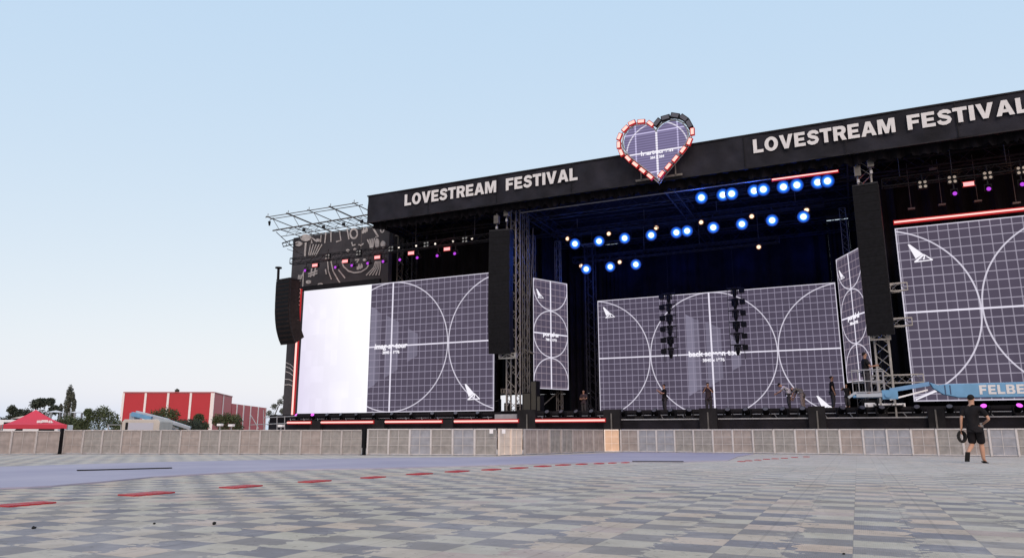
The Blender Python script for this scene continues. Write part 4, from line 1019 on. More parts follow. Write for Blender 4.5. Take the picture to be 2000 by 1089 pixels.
place(pu, psp, lambda i: ('%s small purple lamp from the left under the left lighting truss' % ORD[i]) if i < 9 else '%s small purple lamp from the left above the right screen' % ORD[i - 9], 'purple lamps on the side trusses')
wh = hung_wash(M['whitelamp'], 0.06, None, 'white_light')
place(wh, [(-25.16, 37.5, 12.2), (-23.88, 37.5, 12.16), (-22.51, 37.5, 12.14), (-21.26, 37.5, 12.16), (-19.96, 37.5, 12.18)], lambda i: '%s tiny white lamp from the left high above the left screen' % ORD[i], 'white lamps above the left screen')
def strobe_proto():
    t = empty('strobe_light', (0, 0, 0), 'x', 'strobe')
    MB().box(-0.24, 0.24, 0.0, 0.18, -0.12, 0.12).build('body', M['black'], t, local=True, bevel=0.01)
    MB().box(-0.20, 0.20, -0.014, -0.003, -0.085, 0.085).build('face', M['strobe'], t, local=True)
    MB().box(-0.24, 0.24, -0.002, 0.002, -0.12, -0.088).box(-0.24, 0.24, -0.002, 0.002, 0.088, 0.12).build('rim', M['heart_rim'], t, local=True)
    MB().box(-0.27, -0.245, 0.05, 0.1, -.04, .25).box(0.245, 0.27, 0.05, 0.1, -.04, .25).box(-0.27, 0.27, 0.05, 0.1, .25, .28).build('bracket', M['black'], t, local=True)
    return t
place(strobe_proto(), [(-30.47, 36, 11.25), (-28.11, 36, 11.28), (-25.69, 36, 11.29), (-23.27, 36, 11.3), (-20.81, 36, 11.29), (5.34, 36, 11.43)], lambda i: ('%s glowing red strobe from the left on the left lighting truss' % ORD[i]) if i < 5 else 'single glowing red strobe above the right screen', 'red strobes')
def blinder_proto():
    t = empty('blinder_light', (0, 0, 0), 'x', 'stage light')
    MB().box(-0.20, 0.20, 0.02, 0.12, -0.20, 0.20).build('housing', M['black'], t, local=True, bevel=0.01)
    for sx in (-1, 1):
        for sz in (-1, 1): MB().tube((sx * .1, 0.018, sz * .1), (sx * .1, 0.0, sz * .1), 0.13, 10).build('lens', M['lens_dull'], t, local=True)
    MB().tube((0, .07, .2), (0, .07, .5), .05, 6).build('clamp', M['dark_truss'], t, local=True)
    return t
M['lens_dull'] = mat('reflector_lens', (0.35, 0.33, 0.30), 0.2, 0.6)
place(blinder_proto(), [(3.6, 36, 11.67), (4.75, 36, 11.73), (6.08, 36, 11.72), (7.31, 36, 11.76), (-24.8, 36.1, 11.75), (-22.3, 36.1, 11.75), (-19.7, 36.1, 11.75), (-27.2, 36.1, 11.75), (-29.6, 36.1, 11.75)], lambda i: '%s unlit four lens blinder from the left on the %s lighting truss' % (ORD[i] if i < 4 else ORD[{8: 0, 7: 1, 4: 2, 5: 3, 6: 4}[i]], 'right' if i < 4 else 'left'), 'blinders on the side trusses')
for (x0, x1, y, z, lab) in ((-32.6, -17.8, 36.25, 11.75, 'dark lighting truss hung above the left screen'), (2.0, 9.6, 36.25, 12.0, 'dark lighting truss hung above the right screen'), (-16.2, -0.6, 41.3, 12.95, 'dark truss carrying the long row of blue lights'),
                            (-16.0, -3.2, 44.3, 11.9, 'dark truss carrying the lowest row of blue lights'), (-8.0, 0.6, 37.9, 13.3, 'dark truss carrying the upper row of blue lights')):
    t = empty('lighting_truss', (x0, y, z), lab, 'truss')
    MB().truss((x0, y, z), (x1, y, z), 0.36, 0.045, 0.03, 0.4).build('lattice', M['dark_truss'], t)
    b = MB()
    for i in range(4):
        x = x0 + (x1 - x0) * (0.1 + 0.27 * i); b.tube((x, y, z + .2), (x, y, 13.8), 0.03, 5)
    b.build('hanging_cable', M['dull'], t)
# small scattered fittings above right and left screens
for i, (px, py) in enumerate(((1780, 408), (1840, 400), (1910, 393), (1985, 397), (1822, 330))):
    p = at(px, py, 38); fx_ = empty('hanging_fitting', p, ('%s small dark hanging fitting from the left above the right screen' % ORD[i]) if i < 4 else 'highest small dark hanging fitting near the right banner edge', 'fitting', 'small fittings above the right screen')
    MB().box(p.x - .15, p.x + .15, 37.9, 38.1, p.z - .04, p.z + .04).build('head', M['dull'], fx_)
    MB().tube((p.x, 38, p.z + .04), (p.x, 38, 13.4), .02, 4).build('rod', M['dull'], fx_)
# pale slots of sky seen through the far side
for (pts, lab) in (([(1616, 428), (1628, 425), (1640, 426), (1652, 427), (1640, 431), (1620, 431)], 'right'), ([(1178, 479), (1192, 474), (1203, 476), (1190, 480)], 'left')):
    pass

# ---- two hanging ladders of moving heads in front of the back screen
def hanging_head():
    t = empty('moving_head', (0, 0, 0), 'x', 'stage light')
    MB().box(-0.15, 0.15, -0.12, 0.12, -0.12, 0.0).build('base', M['speaker'], t, local=True, bevel=0.01)
    MB().box(-0.19, -0.15, -0.06, 0.06, -0.42, -0.05).box(0.15, 0.19, -0.06, 0.06, -0.42, -0.05).build('yoke', M['speaker'], t, local=True)
    MB().tube((0, 0, -0.15), (0, 0, -0.42), 0.26, 12, 0.24).tube((0, 0, -.42), (0, 0, -.62), 0.24, 12, 0.14).build('head', M['speaker'], t, local=True)
    MB().tube((0, 0, -.62), (0, 0, -.632), 0.12, 12).build('lens', M['dead_lens'], t, local=True)
    return t
hh_ = hanging_head(); first = True
for li, (xc, side) in enumerate(((-9.62, -1), (-5.80, 1))):
    t = empty('light_ladder', (xc, 43.2, 9), '%s hanging ladder of moving heads before the back screen' % ('left' if li == 0 else 'right'), 'light ladder')
    b = MB()
    for dx in (-.38, .38): b.tube((xc + dx, 43.25, 4.9 if dx * side > 0 else 5.2), (xc + dx, 43.25, 9.3), 0.035, 6)
    b.tube((xc, 43.25, 9.3), (xc, 43.25, 12.6), .03, 6)
    b.build('rail', M['speaker'], t)
    for k in range(6):
        z = 9.0 - k * 0.66 + (0 if li == 0 else 0.02)
        o = MB().box(xc - .40, xc + .40, 43.22, 43.28, z - .03, z + .03).build('rung', M['dark_truss'], t)
        MB().box(xc + side * .42 - .14, xc + side * .42 + .14, 43.1, 43.4, z - .30, z - .02).build('ballast_box', M['speaker'], t)
        lab = '%s moving head from the top on the %s hanging ladder' % (ORD[k], 'left' if li == 0 else 'right')
        loc = (xc + 0.03, 43.1, z + .02)
        if first: hh_.location = loc; hh_['label'] = lab; q = hh_; first = False
        else: q = copy_tree(hh_, loc, lab)
        q['group'] = 'moving heads on the hanging ladders'; q.rotation_euler = (0, 0, R(20 * math.sin(k * 3 + li)))

# ---- point lights of the stage lamps, with fill added at the back drape
def point(x, y, z, col, e, size=0.3, nm='lamp_light'):
    l = bpy.data.lights.new(nm, 'POINT'); l.energy = e; l.color = col; l.shadow_soft_size = size
    o = bpy.data.objects.new(nm, l); COL.objects.link(o); o.location = (x, y, z); return o
for i, p in enumerate(allb[:13:2] + allb[13::3]):
    point(p[0], p[1] - 1.6, p[2] - 0.9, (0.03, 0.14, 1.0), 80)
for x in (-14, -10, -6, -2): point(x, 48.4, 12.0, (0.03, 0.10, 1.0), 30)  # no fixtures here: fill added to turn the back drape blue
for x in (-30, -25.7, -21): point(x, 35.6, 11.3, (1.0, 0.08, 0.05), 8)
for x in (3.5, 6, 8.5): point(x, 36.4, 10.4, (1.0, 0.08, 0.05), 14)
for x in (-22.5, -20.2): point(x, 37.2, 12.1, (1.0, 0.5, 0.25), 3)
for x in (5, 7): point(x, 36.6, 12.2, (1.0, 0.5, 0.25), 3)

# =================================================================== lift platform with a blue boom
LY = 33.2
lf = empty('boom_lift', (1.0, LY, 0), 'blue telescopic boom lift raised in front of the right side of the stage', 'lift')
def L_(px, py, dy=0.0): return at(px, py, LY + dy)
b = MB()
xa, xb = L_(1666, 760).x, L_(1712, 760).x; z0, z1 = L_(1690, 771).z, L_(1690, 722).z
for yy in (LY, LY + 1.0):
    for z in (z0 + .12, (z0 + z1) / 2 + .05, z1): b.tube((xa, yy, z), (xb + .3, yy, z), 0.05, 6)
    for k in range(6): b.tube((xa + (xb + .3 - xa) * k / 5, yy, z0), (xa + (xb + .3 - xa) * k / 5, yy, z1), 0.035, 6)
for z in (z0 + .12, (z0 + z1) / 2 + .05, z1): b.tube((xa, LY, z), (xa, LY + 1.0, z), 0.05, 6)
b.build('basket_rail', M['grey'], lf)
MB().box(xa - .03, xb + .35, LY - .05, LY + 1.05, z0 - .08, z0).build('basket_floor', M['lift_blue'], lf)
b = MB(); p = L_(1657, 776); q = L_(1672, 766); b.bar(p, q, .1)
b.box(q.x, L_(1733, 770).x, LY - .1, LY + .05, L_(1700, 775).z, L_(1700, 768).z); b.build('basket_arm', M['lift_grey'], lf)
b = MB(); c_ = L_(1738, 768); b.box(c_.x - .28, c_.x + .28, LY - .12, LY + .2, c_.z - .22, c_.z + .14).tube((c_.x - .08, LY - .2, c_.z - .05), (c_.x - .08, LY + .25, c_.z - .05), .22, 12); b.build('pivot', M['lift_blue'], lf)
MB().bar(L_(1738, 762), L_(1815, 749), .18, .16).build('jib', mat('lift_blue_pale', (0.13, 0.27, 0.47), .45, .1, .1, 3), lf)
MB().bar(L_(1738, 780, -.06), L_(1812, 761, -.06), .06).build('jib_strut', M['white'], lf)
poly = [(1815, 747), (1832, 752), (1845, 750), (2000, 748), (2000, 772), (1872, 776), (1858, 773), (1842, 770), (1822, 758)]
pp = [L_(*p) for p in poly[:4]] ; far_x = 9.5
P_ = [(L_(*p).x, L_(*p).z) for p in poly]
zt_, zb_ = P_[3][1], P_[4][1]
P_[3] = (far_x, zt_ + .06); P_[4] = (far_x, zb_ - .1)
MB().prism(P_, LY - .18, LY + .18).build('boom', M['lift_blue'], lf, bevel=0.02)
b = MB()
for px in (1844, 1854): p = L_(px, 752); b.box(p.x - .02, p.x + .02, LY - .19, LY - .181, L_(px, 770).z, L_(px, 752).z)
b.build('boom_collar', mat('navy', (0.02, 0.05, 0.12), .5), lf)
A_ = L_(1914, 770, -.2); B_ = L_(1914, 752, -.2); e1 = L_(2003, 770, -.2)
block_text('lettering', 'FELBE', e1.x - A_.x, B_.z - A_.z, (A_.x, LY - .19, A_.z + .01), (1, 0, 0), M['letter'], lf, .01, gap=0.13)
# machine end of the boom, outside the picture on the right
b = MB(); b.box(9.0, 12.4, LY - .9, LY + .9, .55, 1.5).box(9.3, 9.9, LY - .3, LY + .3, 1.5, 2.9); b.build('chassis', M['lift_blue'], lf, bevel=.05)
for x in (9.6, 11.8):
    for y in (LY - 1.05, LY + .8): MB().tube((x, y, .5), (x, y + .25, .5), 1.0, 20).build('wheel', M['rubber'], lf)
# cases and ballast by the tower foot
for (x0, x1, y0, y1, Y, m_, lab, nm) in ((1684, 1714, 780, 800, 35.75, M['speaker'], 'black flight case with a pale outlined label by the right tower foot', 'flight_case'),
                                         (1690, 1712, 796, 802, 35.68, M['white'], 'pale ballast block on the stage edge, left one', 'ballast_block'), (1717, 1769, 794, 800, 35.68, M['white'], 'pale long ballast block on the stage edge, right one', 'ballast_block'),
                                         (966, 1009, 808, 813, 34.7, M['grey'], 'grey plank at the foot of the left truss tower', 'plank')):
    a_ = at(x0, y1, Y); c_ = at(x1, y0, Y)
    t = empty(nm, (a_.x, Y, a_.z), lab, nm.replace('_', ' '))
    zb0 = 1.43 if nm == 'plank' else DZ
    MB().box(a_.x, c_.x, Y, Y + .4, zb0, max(c_.z, zb0 + .14)).build('body', m_, t, bevel=.01)
    if nm == 'flight_case':
        b = MB(); u0, u1 = at(1688, 0, Y).x, at(1709, 0, Y).x; u0, u1 = at(1689, 790, Y).x, at(1709, 790, Y).x; v0, v1 = at(1700, 797, Y).z, at(1700, 786, Y).z
        b.box(u0, u1, Y - .012, Y - .003, v0, v0 + .04).box(u0, u1, Y - .012, Y - .003, v1 - .04, v1).box(u0, u0 + .04, Y - .012, Y - .003, v0 + .04, v1 - .04).box(u1 - .04, u1, Y - .012, Y - .003, v0 + .04, v1 - .04)
        b.box(u0 + .08, u0 + .3, Y - .012, Y - .003, v0 + .08, v1 - .08)
        b.build('label_frame', M['white'], t)
    elif nm == 'ballast_block':
        MB().box(a_.x + .05, a_.x + .12, Y - .01, Y, DZ + .01, DZ + .12).build('strap', M['grey'], t)
        MB().box(c_.x - .12, c_.x - .05, Y - .01, Y, DZ + .01, DZ + .12).build('strap', M['grey'], t)
a_ = at(967, 768, 40); c_ = at(990, 758, 40)
vb = empty('crate', (a_.x, 40, a_.z), 'pale slatted crate seen between the left screen and the truss tower', 'crate')
MB().box(a_.x, c_.x, 40, 40.5, a_.z, c_.z).build('body', M['beige'], vb)
b = MB()
for k in range(4): b.box(a_.x + .1 + k * .18, a_.x + .16 + k * .18, 39.99, 40, a_.z + .05, c_.z - .05)
b.build('slot', M['black'], vb)
MB().box(a_.x, a_.x + .06, 40.1, 40.16, DZ, a_.z).box(c_.x - .06, c_.x, 40.1, 40.16, DZ, a_.z).build('leg', M['dark_truss'], vb)
for i, (x0, x1, y0, y1, lab) in enumerate(((963, 974, 778, 802, 'dark equipment case in the bright gap right of the left screen'), (984, 994, 786, 802, 'smaller dark equipment case in the bright gap by the tower'), (1006, 1016, 788, 802, 'dark rounded bin in the bright gap right of the tower'))):
    a_ = at(x0, y1, 39.0); c_ = at(x1, y0, 39.0); t = empty('equipment_case', (a_.x, 39.0, DZ), lab, 'case')
    MB().box(a_.x, c_.x, 39.0, 39.4, DZ, c_.z).build('body', M['speaker'], t, bevel=.04)
    MB().box(a_.x + .04, c_.x - .04, 38.99, 38.997, c_.z - .14, c_.z - .11).build('latch_strip', M['grey'], t)

# =================================================================== people
def skin_obj(name, nodes, edges, m, parent, sub=1):
    """nodes: list of (co, rx, ry); grown as one continuous surface"""
    me = bpy.data.meshes.new(name); me.from_pydata([n[0] for n in nodes], edges, []); me.update()
    o = bpy.data.objects.new(name, me); COL.objects.link(o)
    o.modifiers.new('skin', 'SKIN').use_smooth_shade = True
    for i, n in enumerate(nodes):
        sv = me.skin_vertices[0].data[i]; sv.radius = (n[1], n[2]); sv.use_root = (i == 0)
    sb_ = o.modifiers.new('sub', 'SUBSURF'); sb_.levels = sub; sb_.render_levels = sub
    bpy.context.view_layer.update()
    dg = bpy.context.evaluated_depsgraph_get()
    nm = bpy.data.meshes.new_from_object(o.evaluated_get(dg))
    o.modifiers.clear(); o.data = nm; bpy.data.meshes.remove(me)
    nm.materials.clear(); nm.materials.append(m); nm.name = name
    for p in nm.polygons: p.use_smooth = True
    if parent: o.parent = parent
    return o
BASE = dict(pelvis=(0, 0, .95), waist=(0, 0, 1.10), chest=(0, .01, 1.30), neck0=(0, 0, 1.46), neck=(0, .01, 1.53), head0=(0, .02, 1.60), head=(0, .02, 1.67), crown=(0, .01, 1.745),
            shL=(-.18, 0, 1.42), elL=(-.24, -.03, 1.14), wrL=(-.25, .05, .90), shR=(.18, 0, 1.42), elR=(.24, -.03, 1.14), wrR=(.25, .05, .90),
            hipL=(-.10, 0, .90), knL=(-.11, .02, .49), anL=(-.11, -.03, .09), toL=(-.12, .14, .035), hipR=(.10, 0, .90), knR=(.11, .02, .49), anR=(.11, -.03, .09), toR=(.12, .14, .035))
def person(label, loc, yaw, pose, top='tee_black', leg='trouser', skin='skin', shorts=False, scale=1.0, hair='hair', sleeves=True, fingers=True):
    J = dict(BASE); J.update(pose); J = {k: Vector(v) for k, v in J.items()}
    t = empty('person', loc, label, 'person', None, yaw); t.scale = (scale,) * 3
    N, E, idx = [], [], {}
    def add(key, co, rx, ry=None, par=None):
        idx[key] = len(N); N.append((tuple(co), rx, ry or rx))
        if par is not None: E.append((idx[par], idx[key]))
    add('pelvis', J['pelvis'], .14, .105); add('waist', J['waist'], .125, .095, 'pelvis'); add('chest', J['chest'], .165, .12, 'waist'); add('neck0', J['neck0'], .07, .065, 'chest')
    add('neck', J['neck'], .052, .052, 'neck0'); add('head0', J['head0'], .066, .078, 'neck'); add('head', J['head'], .088, .104, 'head0'); add('crown', J['crown'], .062, .072, 'head')
    up = (J['crown'] - J['head0']).normalized(); fwd = Vector((0, 1, 0)); fwd = (fwd - up * fwd.dot(up)).normalized()
    for s in 'LR':
        sg = -1 if s == 'L' else 1
        add('sh' + s, J['sh' + s], .055, .055, 'chest'); m_ = (J['sh' + s] + J['el' + s]) / 2
        add('ua' + s, m_, .047, .047, 'sh' + s); add('el' + s, J['el' + s], .038, .038, 'ua' + s)
        m_ = J['el' + s] * .6 + J['wr' + s] * .4; add('fa' + s, m_, .038, .036, 'el' + s); add('wr' + s, J['wr' + s], .024, .027, 'fa' + s)
        d = (J['wr' + s] - J['el' + s]).normalized(); h = J['wr' + s] + d * .075
        add('hd' + s, h, .034, .018, 'wr' + s)
        side = d.cross(Vector((sg, 0.2, 0))).normalized()
        add('hip' + s, J['hip' + s], .088, .088, 'pelvis'); m_ = (J['hip' + s] + J['kn' + s]) / 2
        add('th' + s, m_, .073, .075, 'hip' + s); add('kn' + s, J['kn' + s], .052, .054, 'th' + s)
        m_ = J['kn' + s] * .68 + J['an' + s] * .32; add('cf' + s, m_, .064, .068, 'kn' + s); add('an' + s, J['an' + s], .040, .043, 'cf' + s)
        add('to' + s, J['to' + s], .044, .028, 'an' + s)
        if fingers:
            nrm = d.cross(side).normalized()
            for k, (off, ln) in enumerate(((-.030, .060), (-.010, .070), (.010, .066), (.028, .052))):
                b0 = h + side * off + d * .03; e0 = b0 + d * ln * .6 ; e1 = e0 + d * ln * .35 + nrm * (-.018 * sg)
                n0 = len(N); N.append((tuple(b0), .009, .009)); N.append((tuple(e0), .008, .008)); N.append((tuple(e1), .007, .007))
                E.extend([(idx['hd' + s], n0), (n0, n0 + 1), (n0 + 1, n0 + 2)])
            b0 = J['wr' + s] + d * .04 - side * .034; n0 = len(N)
            N.append((tuple(b0), .012, .012)); N.append((tuple(b0 + d * .035 - side * .022), .010, .010)); E.extend([(idx['wr' + s], n0), (n0, n0 + 1)])
    body = skin_obj('body', N, E, M[skin], t)
    # face: nose and ears grown into the body mesh
    bm = bmesh.new(); bm.from_mesh(body.data)
    hc = J['head']
    for (off, r_) in ((fwd * .098 - up * .015, .016), (Vector((.078, 0, 0)) - up * .01, .020), (Vector((-.078, 0, 0)) - up * .01, .020)):
        bmesh.ops.create_icosphere(bm, subdivisions=1, radius=r_, matrix=Matrix.Translation(hc + off))
    bm.to_mesh(body.data); bm.free()
    for p in body.data.polygons: p.use_smooth = True
    # eyes (small dark ellipsoids) and hair
    ey = MB()
    for sx in (-.03, .03): ey.ell(hc + fwd * .092 + Vector((sx, 0, 0)) + up * .012, .011, .008, .007, 8, 5)
    ey.build('eyes', M['hair'], t, True, True)
    hb_ = MB(); c = hc + up * .028 - fwd * .014; hb_.ell((0, 0, 0), .085, .101, .084, 16, 10)
    keep = MB(); rot = Vector((0, 0, 1)).rotation_difference(up).to_matrix()
    hb_.v = [tuple(c + rot @ Vector(v)) for v in hb_.v]
    hb_.f = [f for f in hb_.f if sum((Vector(hb_.v[i]) - c).dot(up) + 0.9 * (Vector(hb_.v[i]) - c).dot(-fwd) for i in f) / 4 > -.012]
    hb_.build('hair', M[hair], t, True, True)
    # shirt
    N2 = [(tuple(J['pelvis'] + Vector((0, 0, .01))), .182, .150), (tuple(J['waist'] + Vector((0, 0, .03))), .172, .138), (tuple(J['chest']), .200, .150), (tuple(J['neck0'] - Vector((0, 0, .015))), .085, .078)]
    E2 = [(0, 1), (1, 2), (2, 3)]
    for s in 'LR':
        n0 = len(N2); a_ = J['sh' + s]; e_ = J['el' + s]
        N2.append((tuple(a_), .085, .085)); N2.append((tuple(a_ * .2 + e_ * .8), .078, .078)); E2 += [(2, n0), (n0, n0 + 1)]
    N2.append((tuple(J['pelvis'] - Vector((0, 0, .14))), .176, .150)); E2.append((0, len(N2) - 1))
    skin_obj('shirt', N2, E2, M[top], t)
    N3 = [(tuple(J['pelvis'] + Vector((0, 0, .06))), .168, .132)]; E3 = []
    for s in 'LR':
        n0 = len(N3); h_ = J['hip' + s]; k_ = J['kn' + s]; a_ = J['an' + s]
        N3.append((tuple(h_ - Vector((0, 0, .02))), .118, .118)); E3.append((0, n0))
        N3.append((tuple((h_ + k_) / 2), .112, .112)); E3.append((n0, n0 + 1))
        N3.append((tuple(k_ * 1.0 + Vector((0, 0, -.02))), .100, .104)); E3.append((n0 + 1, n0 + 2))
        if not shorts:
            N3.append((tuple(k_ * .5 + a_ * .5), .080, .084)); E3.append((n0 + 2, n0 + 3)); N3.append((tuple(a_ + Vector((0, 0, .03))), .055, .058)); E3.append((n0 + 3, n0 + 4))
    skin_obj('shorts' if shorts else 'trousers', N3, E3, M[leg], t)
    for s in 'LR':
        a_, b_ = J['an' + s], J['to' + s]; d = (b_ - a_)
        sh = MB()
        if shorts:
            dn = Vector((0, 0, -.032)) if a_.z < .12 else (d.normalized().cross(Vector((1, 0, 0))).normalized() * .03)
            heel = a_ - d * .25 + (Vector((0, 0, -.06)) if a_.z < .12 else dn * 2.2); tip = b_ + d * .2 + dn * .8
            sh.bar(heel, tip, .115, .03)
        else:
            sh.bar(a_ - Vector((0, .04, .045)), b_ + d * .25 + Vector((0, 0, -.002)), .10, .08)
        sh.build('sandal' if shorts else 'shoe', M['rubber'], t, False, True, bevel=.012)
    return t, J

# man walking across the tiles, back to the camera, cable coil in his left hand
fp = gnd(1912, 904)
hgt = at(1905, 768, fp.y).z
sc = hgt / 1.80
fm, FJ = person('man in black tee, black shorts and flip flops walking away with a coil of cable', (fp.x, fp.y, 0), R(-14),
    dict(elL=(-.27, -.05, 1.15), wrL=(-.30, .0, .90), elR=(.36, -.06, 1.13), wrR=(.20, .17, 1.02), shL=(-.20, 0, 1.42), shR=(.20, 0, 1.41), crown=(0.01, .02, 1.745),
         hipL=(-.09, 0, .90), knL=(-.10, .08, .50), anL=(-.19, -.24, .27), toL=(-.23, -.16, .09), knR=(.10, .10, .50), anR=(.10, .14, .09), toR=(.13, .31, .035), waist=(-.02, .01, 1.10), chest=(-.05, .04, 1.31), neck0=(-.06, .05, 1.46)),
    'tee_black', 'tee_black', 'skin', True, sc)
cp = Vector(fm.location) + Matrix.Rotation(R(-14), 3, 'Z') @ (Vector((-.315, .02, .70)) * sc)
ct = empty('cable_coil', cp, 'coil of black cable held in the left hand of the walking man', 'cable')
b = MB()
for k, (rx, rz_, tw) in enumerate(((.10, .15, 0), (.075, .13, .4), (.10, .145, -.35), (.06, .12, .1))):
    pts = []
    for i in range(19):
        a_ = 2 * math.pi * i / 18; v = Vector((rx * math.cos(a_), .02 * (k - 1), rz_ * math.sin(a_))); v = Matrix.Rotation(tw, 3, 'Z') @ v; pts.append(cp + v + Vector((0, 0, -.02)))
    b.path(pts, .05, 6)
b.build('cable', M['rubber'], ct, bevel=0)
wp = Vector(fm.location) + Matrix.Rotation(R(-14), 3, 'Z') @ (Vector((.13, .20, 1.02)) * sc)
ph = MB().box(wp.x - .09, wp.x + .05, wp.y - .02, wp.y + .02, wp.z - .10, wp.z + .02).build('radio_pouch', M['grey'])
tag(ph, 'small grey pouch held at the waist by the walking man', 'pouch')

# crew on the stage
person('man in dark clothes standing side on before the back screen, arms raised to his chest', (at(1298, 780, 44).x, 44, DZ), R(120), dict(elR=(.22, .12, 1.18), wrR=(.08, .34, 1.33), elL=(-.22, .12, 1.18), wrL=(-.06, .36, 1.36)), 'tee_black', 'trouser', 'skin', scale=1.0)
person('stocky man in brown tee with arms folded to his face before the back screen', (at(1384, 780, 43).x, 43, DZ), R(180), dict(elR=(.30, .08, 1.16), wrR=(.12, .22, 1.42), elL=(-.30, .08, 1.16), wrL=(-.12, .24, 1.38), crown=(0, .06, 1.72), head=(0, .07, 1.65)), 'tee_brown', 'trouser', 'skin', scale=.98)
person('man in white tee leaning over right of the back screen centre', (at(1541, 780, 42).x, 42, DZ), R(95), dict(chest=(0, .16, 1.24), neck0=(0, .26, 1.33), neck=(0, .32, 1.36), head0=(0, .38, 1.38), head=(0, .43, 1.40), crown=(0, .50, 1.43), shL=(-.18, .22, 1.30), shR=(.18, .22, 1.30), elR=(.22, .40, 1.08), wrR=(.16, .58, .98), elL=(-.22, .40, 1.08), wrL=(-.16, .58, .98)), 'tee_white', 'trouser', 'skin')
person('man in grey brown shirt and khaki trousers bending down beside the man in white', (at(1568, 780, 42).x, 41.9, DZ), R(75), dict(chest=(0, .22, 1.16), neck0=(0, .34, 1.20), neck=(0, .40, 1.20), head0=(0, .46, 1.19), head=(0, .52, 1.18), crown=(0, .59, 1.16), shL=(-.18, .30, 1.18), shR=(.18, .30, 1.18), elR=(.22, .42, .92), wrR=(.18, .52, .72), elL=(-.22, .42, .92), wrL=(-.18, .52, .72), waist=(0, .08, 1.08)), 'tee_beige', 'khaki', 'skin')
person('man in black standing in profile at the right end of the back screen', (at(1627, 780, 39.5).x, 39.5, DZ), R(-80), dict(), 'tee_black', 'trouser', 'skin_tan', scale=.93)
person('man in black with raised elbow standing just left of the lift basket', (at(1655, 780, 36.6).x, 36.6, DZ), R(160), dict(elR=(.40, .02, 1.32), wrR=(.22, .10, 1.50)), 'tee_black', 'trouser', 'skin_tan', scale=.60 + .0)
person('bald man with folded arms in the shade left of the back screen', (at(1140, 780, 40.2).x, 40.2, DZ - .1), R(175), dict(elR=(.26, .06, 1.14), wrR=(-.05, .22, 1.18), elL=(-.26, .06, 1.14), wrL=(.05, .20, 1.12)), 'tee_brown', 'trouser', 'skin_tan', scale=.80)
p = at(1698, 771, LY + .45)
person('man in black tee and cap working from the lift basket', (p.x - .05, LY + .45, z0), R(-70), dict(elR=(.26, .08, 1.16), wrR=(.14, .36, 1.20), elL=(-.24, .10, 1.16), wrL=(-.08, .38, 1.22)), 'tee_black', 'trouser', 'skin_tan', scale=1.0)

# =================================================================== background on the left
def dist(px, D, z=0.0):                       # ground point under a sight column at depth D
    p = far(px, 846, D); return Vector((p.x, p.y, z))
def zof(py, D, px=400): return far(px, py, D).z
# red warehouse: two blocks
D0 = 120.0
A0 = dist(233, D0); A1 = dist(411, D0); 
v_f = (A1 - A0); v_f.z = 0; nrm = Vector((v_f.y, -v_f.x, 0)).normalized()
A2 = dist(448, 134); topz = zof(766, D0)
wr_ = empty('warehouse', A0, 'tall red clad warehouse block with white corner strips', 'building')
def wall_box(b, a, c, z0, z1, th=0.3):
    d = (c - a).normalized(); n_ = Vector((d.y, -d.x, 0)) * th
    k = len(b.v); b.v += [(a.x, a.y, z0), (c.x, c.y, z0), (c.x, c.y, z1), (a.x, a.y, z1), (a.x - n_.x, a.y - n_.y, z0), (c.x - n_.x, c.y - n_.y, z0), (c.x - n_.x, c.y - n_.y, z1), (a.x - n_.x, a.y - n_.y, z1)]
    b.f += [tuple(k + i for i in q) for q in ((0, 1, 2, 3), (5, 4, 7, 6), (3, 2, 6, 7), (0, 4, 5, 1), (1, 5, 6, 2), (0, 3, 7, 4))]
    return b
back0 = A0 + (A2 - A1); 
b = MB(); wall_box(b, A0, A1, 0, topz); wall_box(b, A1, A2, 0, topz); wall_box(b, A2, back0, 0, topz); wall_box(b, back0, A0, 0, topz)
b.build('wall', M['red_clad'], wr_)
b = MB(); k = len(b.v); b.v = [tuple(q + Vector((0, 0, topz - .2))) for q in (A0, A1, A2, back0)]; b.f = [(0, 1, 2, 3)]; b.build('roof', M['grey'], wr_)
nf = Vector(((A1 - A0).y, -(A1 - A0).x, 0)).normalized(); ns = Vector(((A2 - A1).y, -(A2 - A1).x, 0)).normalized()
for i, f_ in enumerate((0.004, .25, .5, .75, .992)):
    p = A0 + (A1 - A0) * f_; wd_ = .35 if i < 4 else .6; d = (A1 - A0).normalized() * wd_
    b = MB(); wall_box(b, p - d / 2 + nf * .1, p + d / 2 + nf * .1, 0, topz + .02, .09); b.build('white_strip', M['white_trim'], wr_)
for f_ in (0.5,):
    p = A1 + (A2 - A1) * f_; d = (A2 - A1).normalized() * .4
    b = MB(); wall_box(b, p - d / 2 + ns * .1, p + d / 2 + ns * .1, 0, topz + .02, .09); b.build('white_strip', M['white_trim'], wr_)
b = MB(); wall_box(b, A0 + nf * .12, A1 + nf * .12, topz + .02, topz + .18, .4); wall_box(b, A1 + ns * .12, A2 + ns * .12, topz + .02, topz + .18, .4); b.build('parapet', mat('roof_edge', (.35, .08, .09), .5), wr_)
B0 = dist(449, 134.5); B1 = dist(517, 158); tz = zof(787, 134.5)
b2_ = B1 - Vector((RT.x, RT.y, 0)) * 14; b3_ = B0 - Vector((RT.x, RT.y, 0)) * 6
wl = empty('warehouse', B0, 'low red clad wing receding behind the tall red warehouse', 'building')
b = MB(); wall_box(b, B0, B1, 0, tz); wall_box(b, B1, b2_, 0, tz); wall_box(b, b2_, b3_, 0, tz); b.build('wall', M['red_clad'], wl)
b = MB(); b.v = [tuple(q + Vector((0, 0, tz - .2))) for q in (B0, B1, b2_, b3_)]; b.f = [(0, 1, 2, 3)]; b.build('roof', M['grey'], wl)
ns = Vector(((B1 - B0).y, -(B1 - B0).x, 0)).normalized()
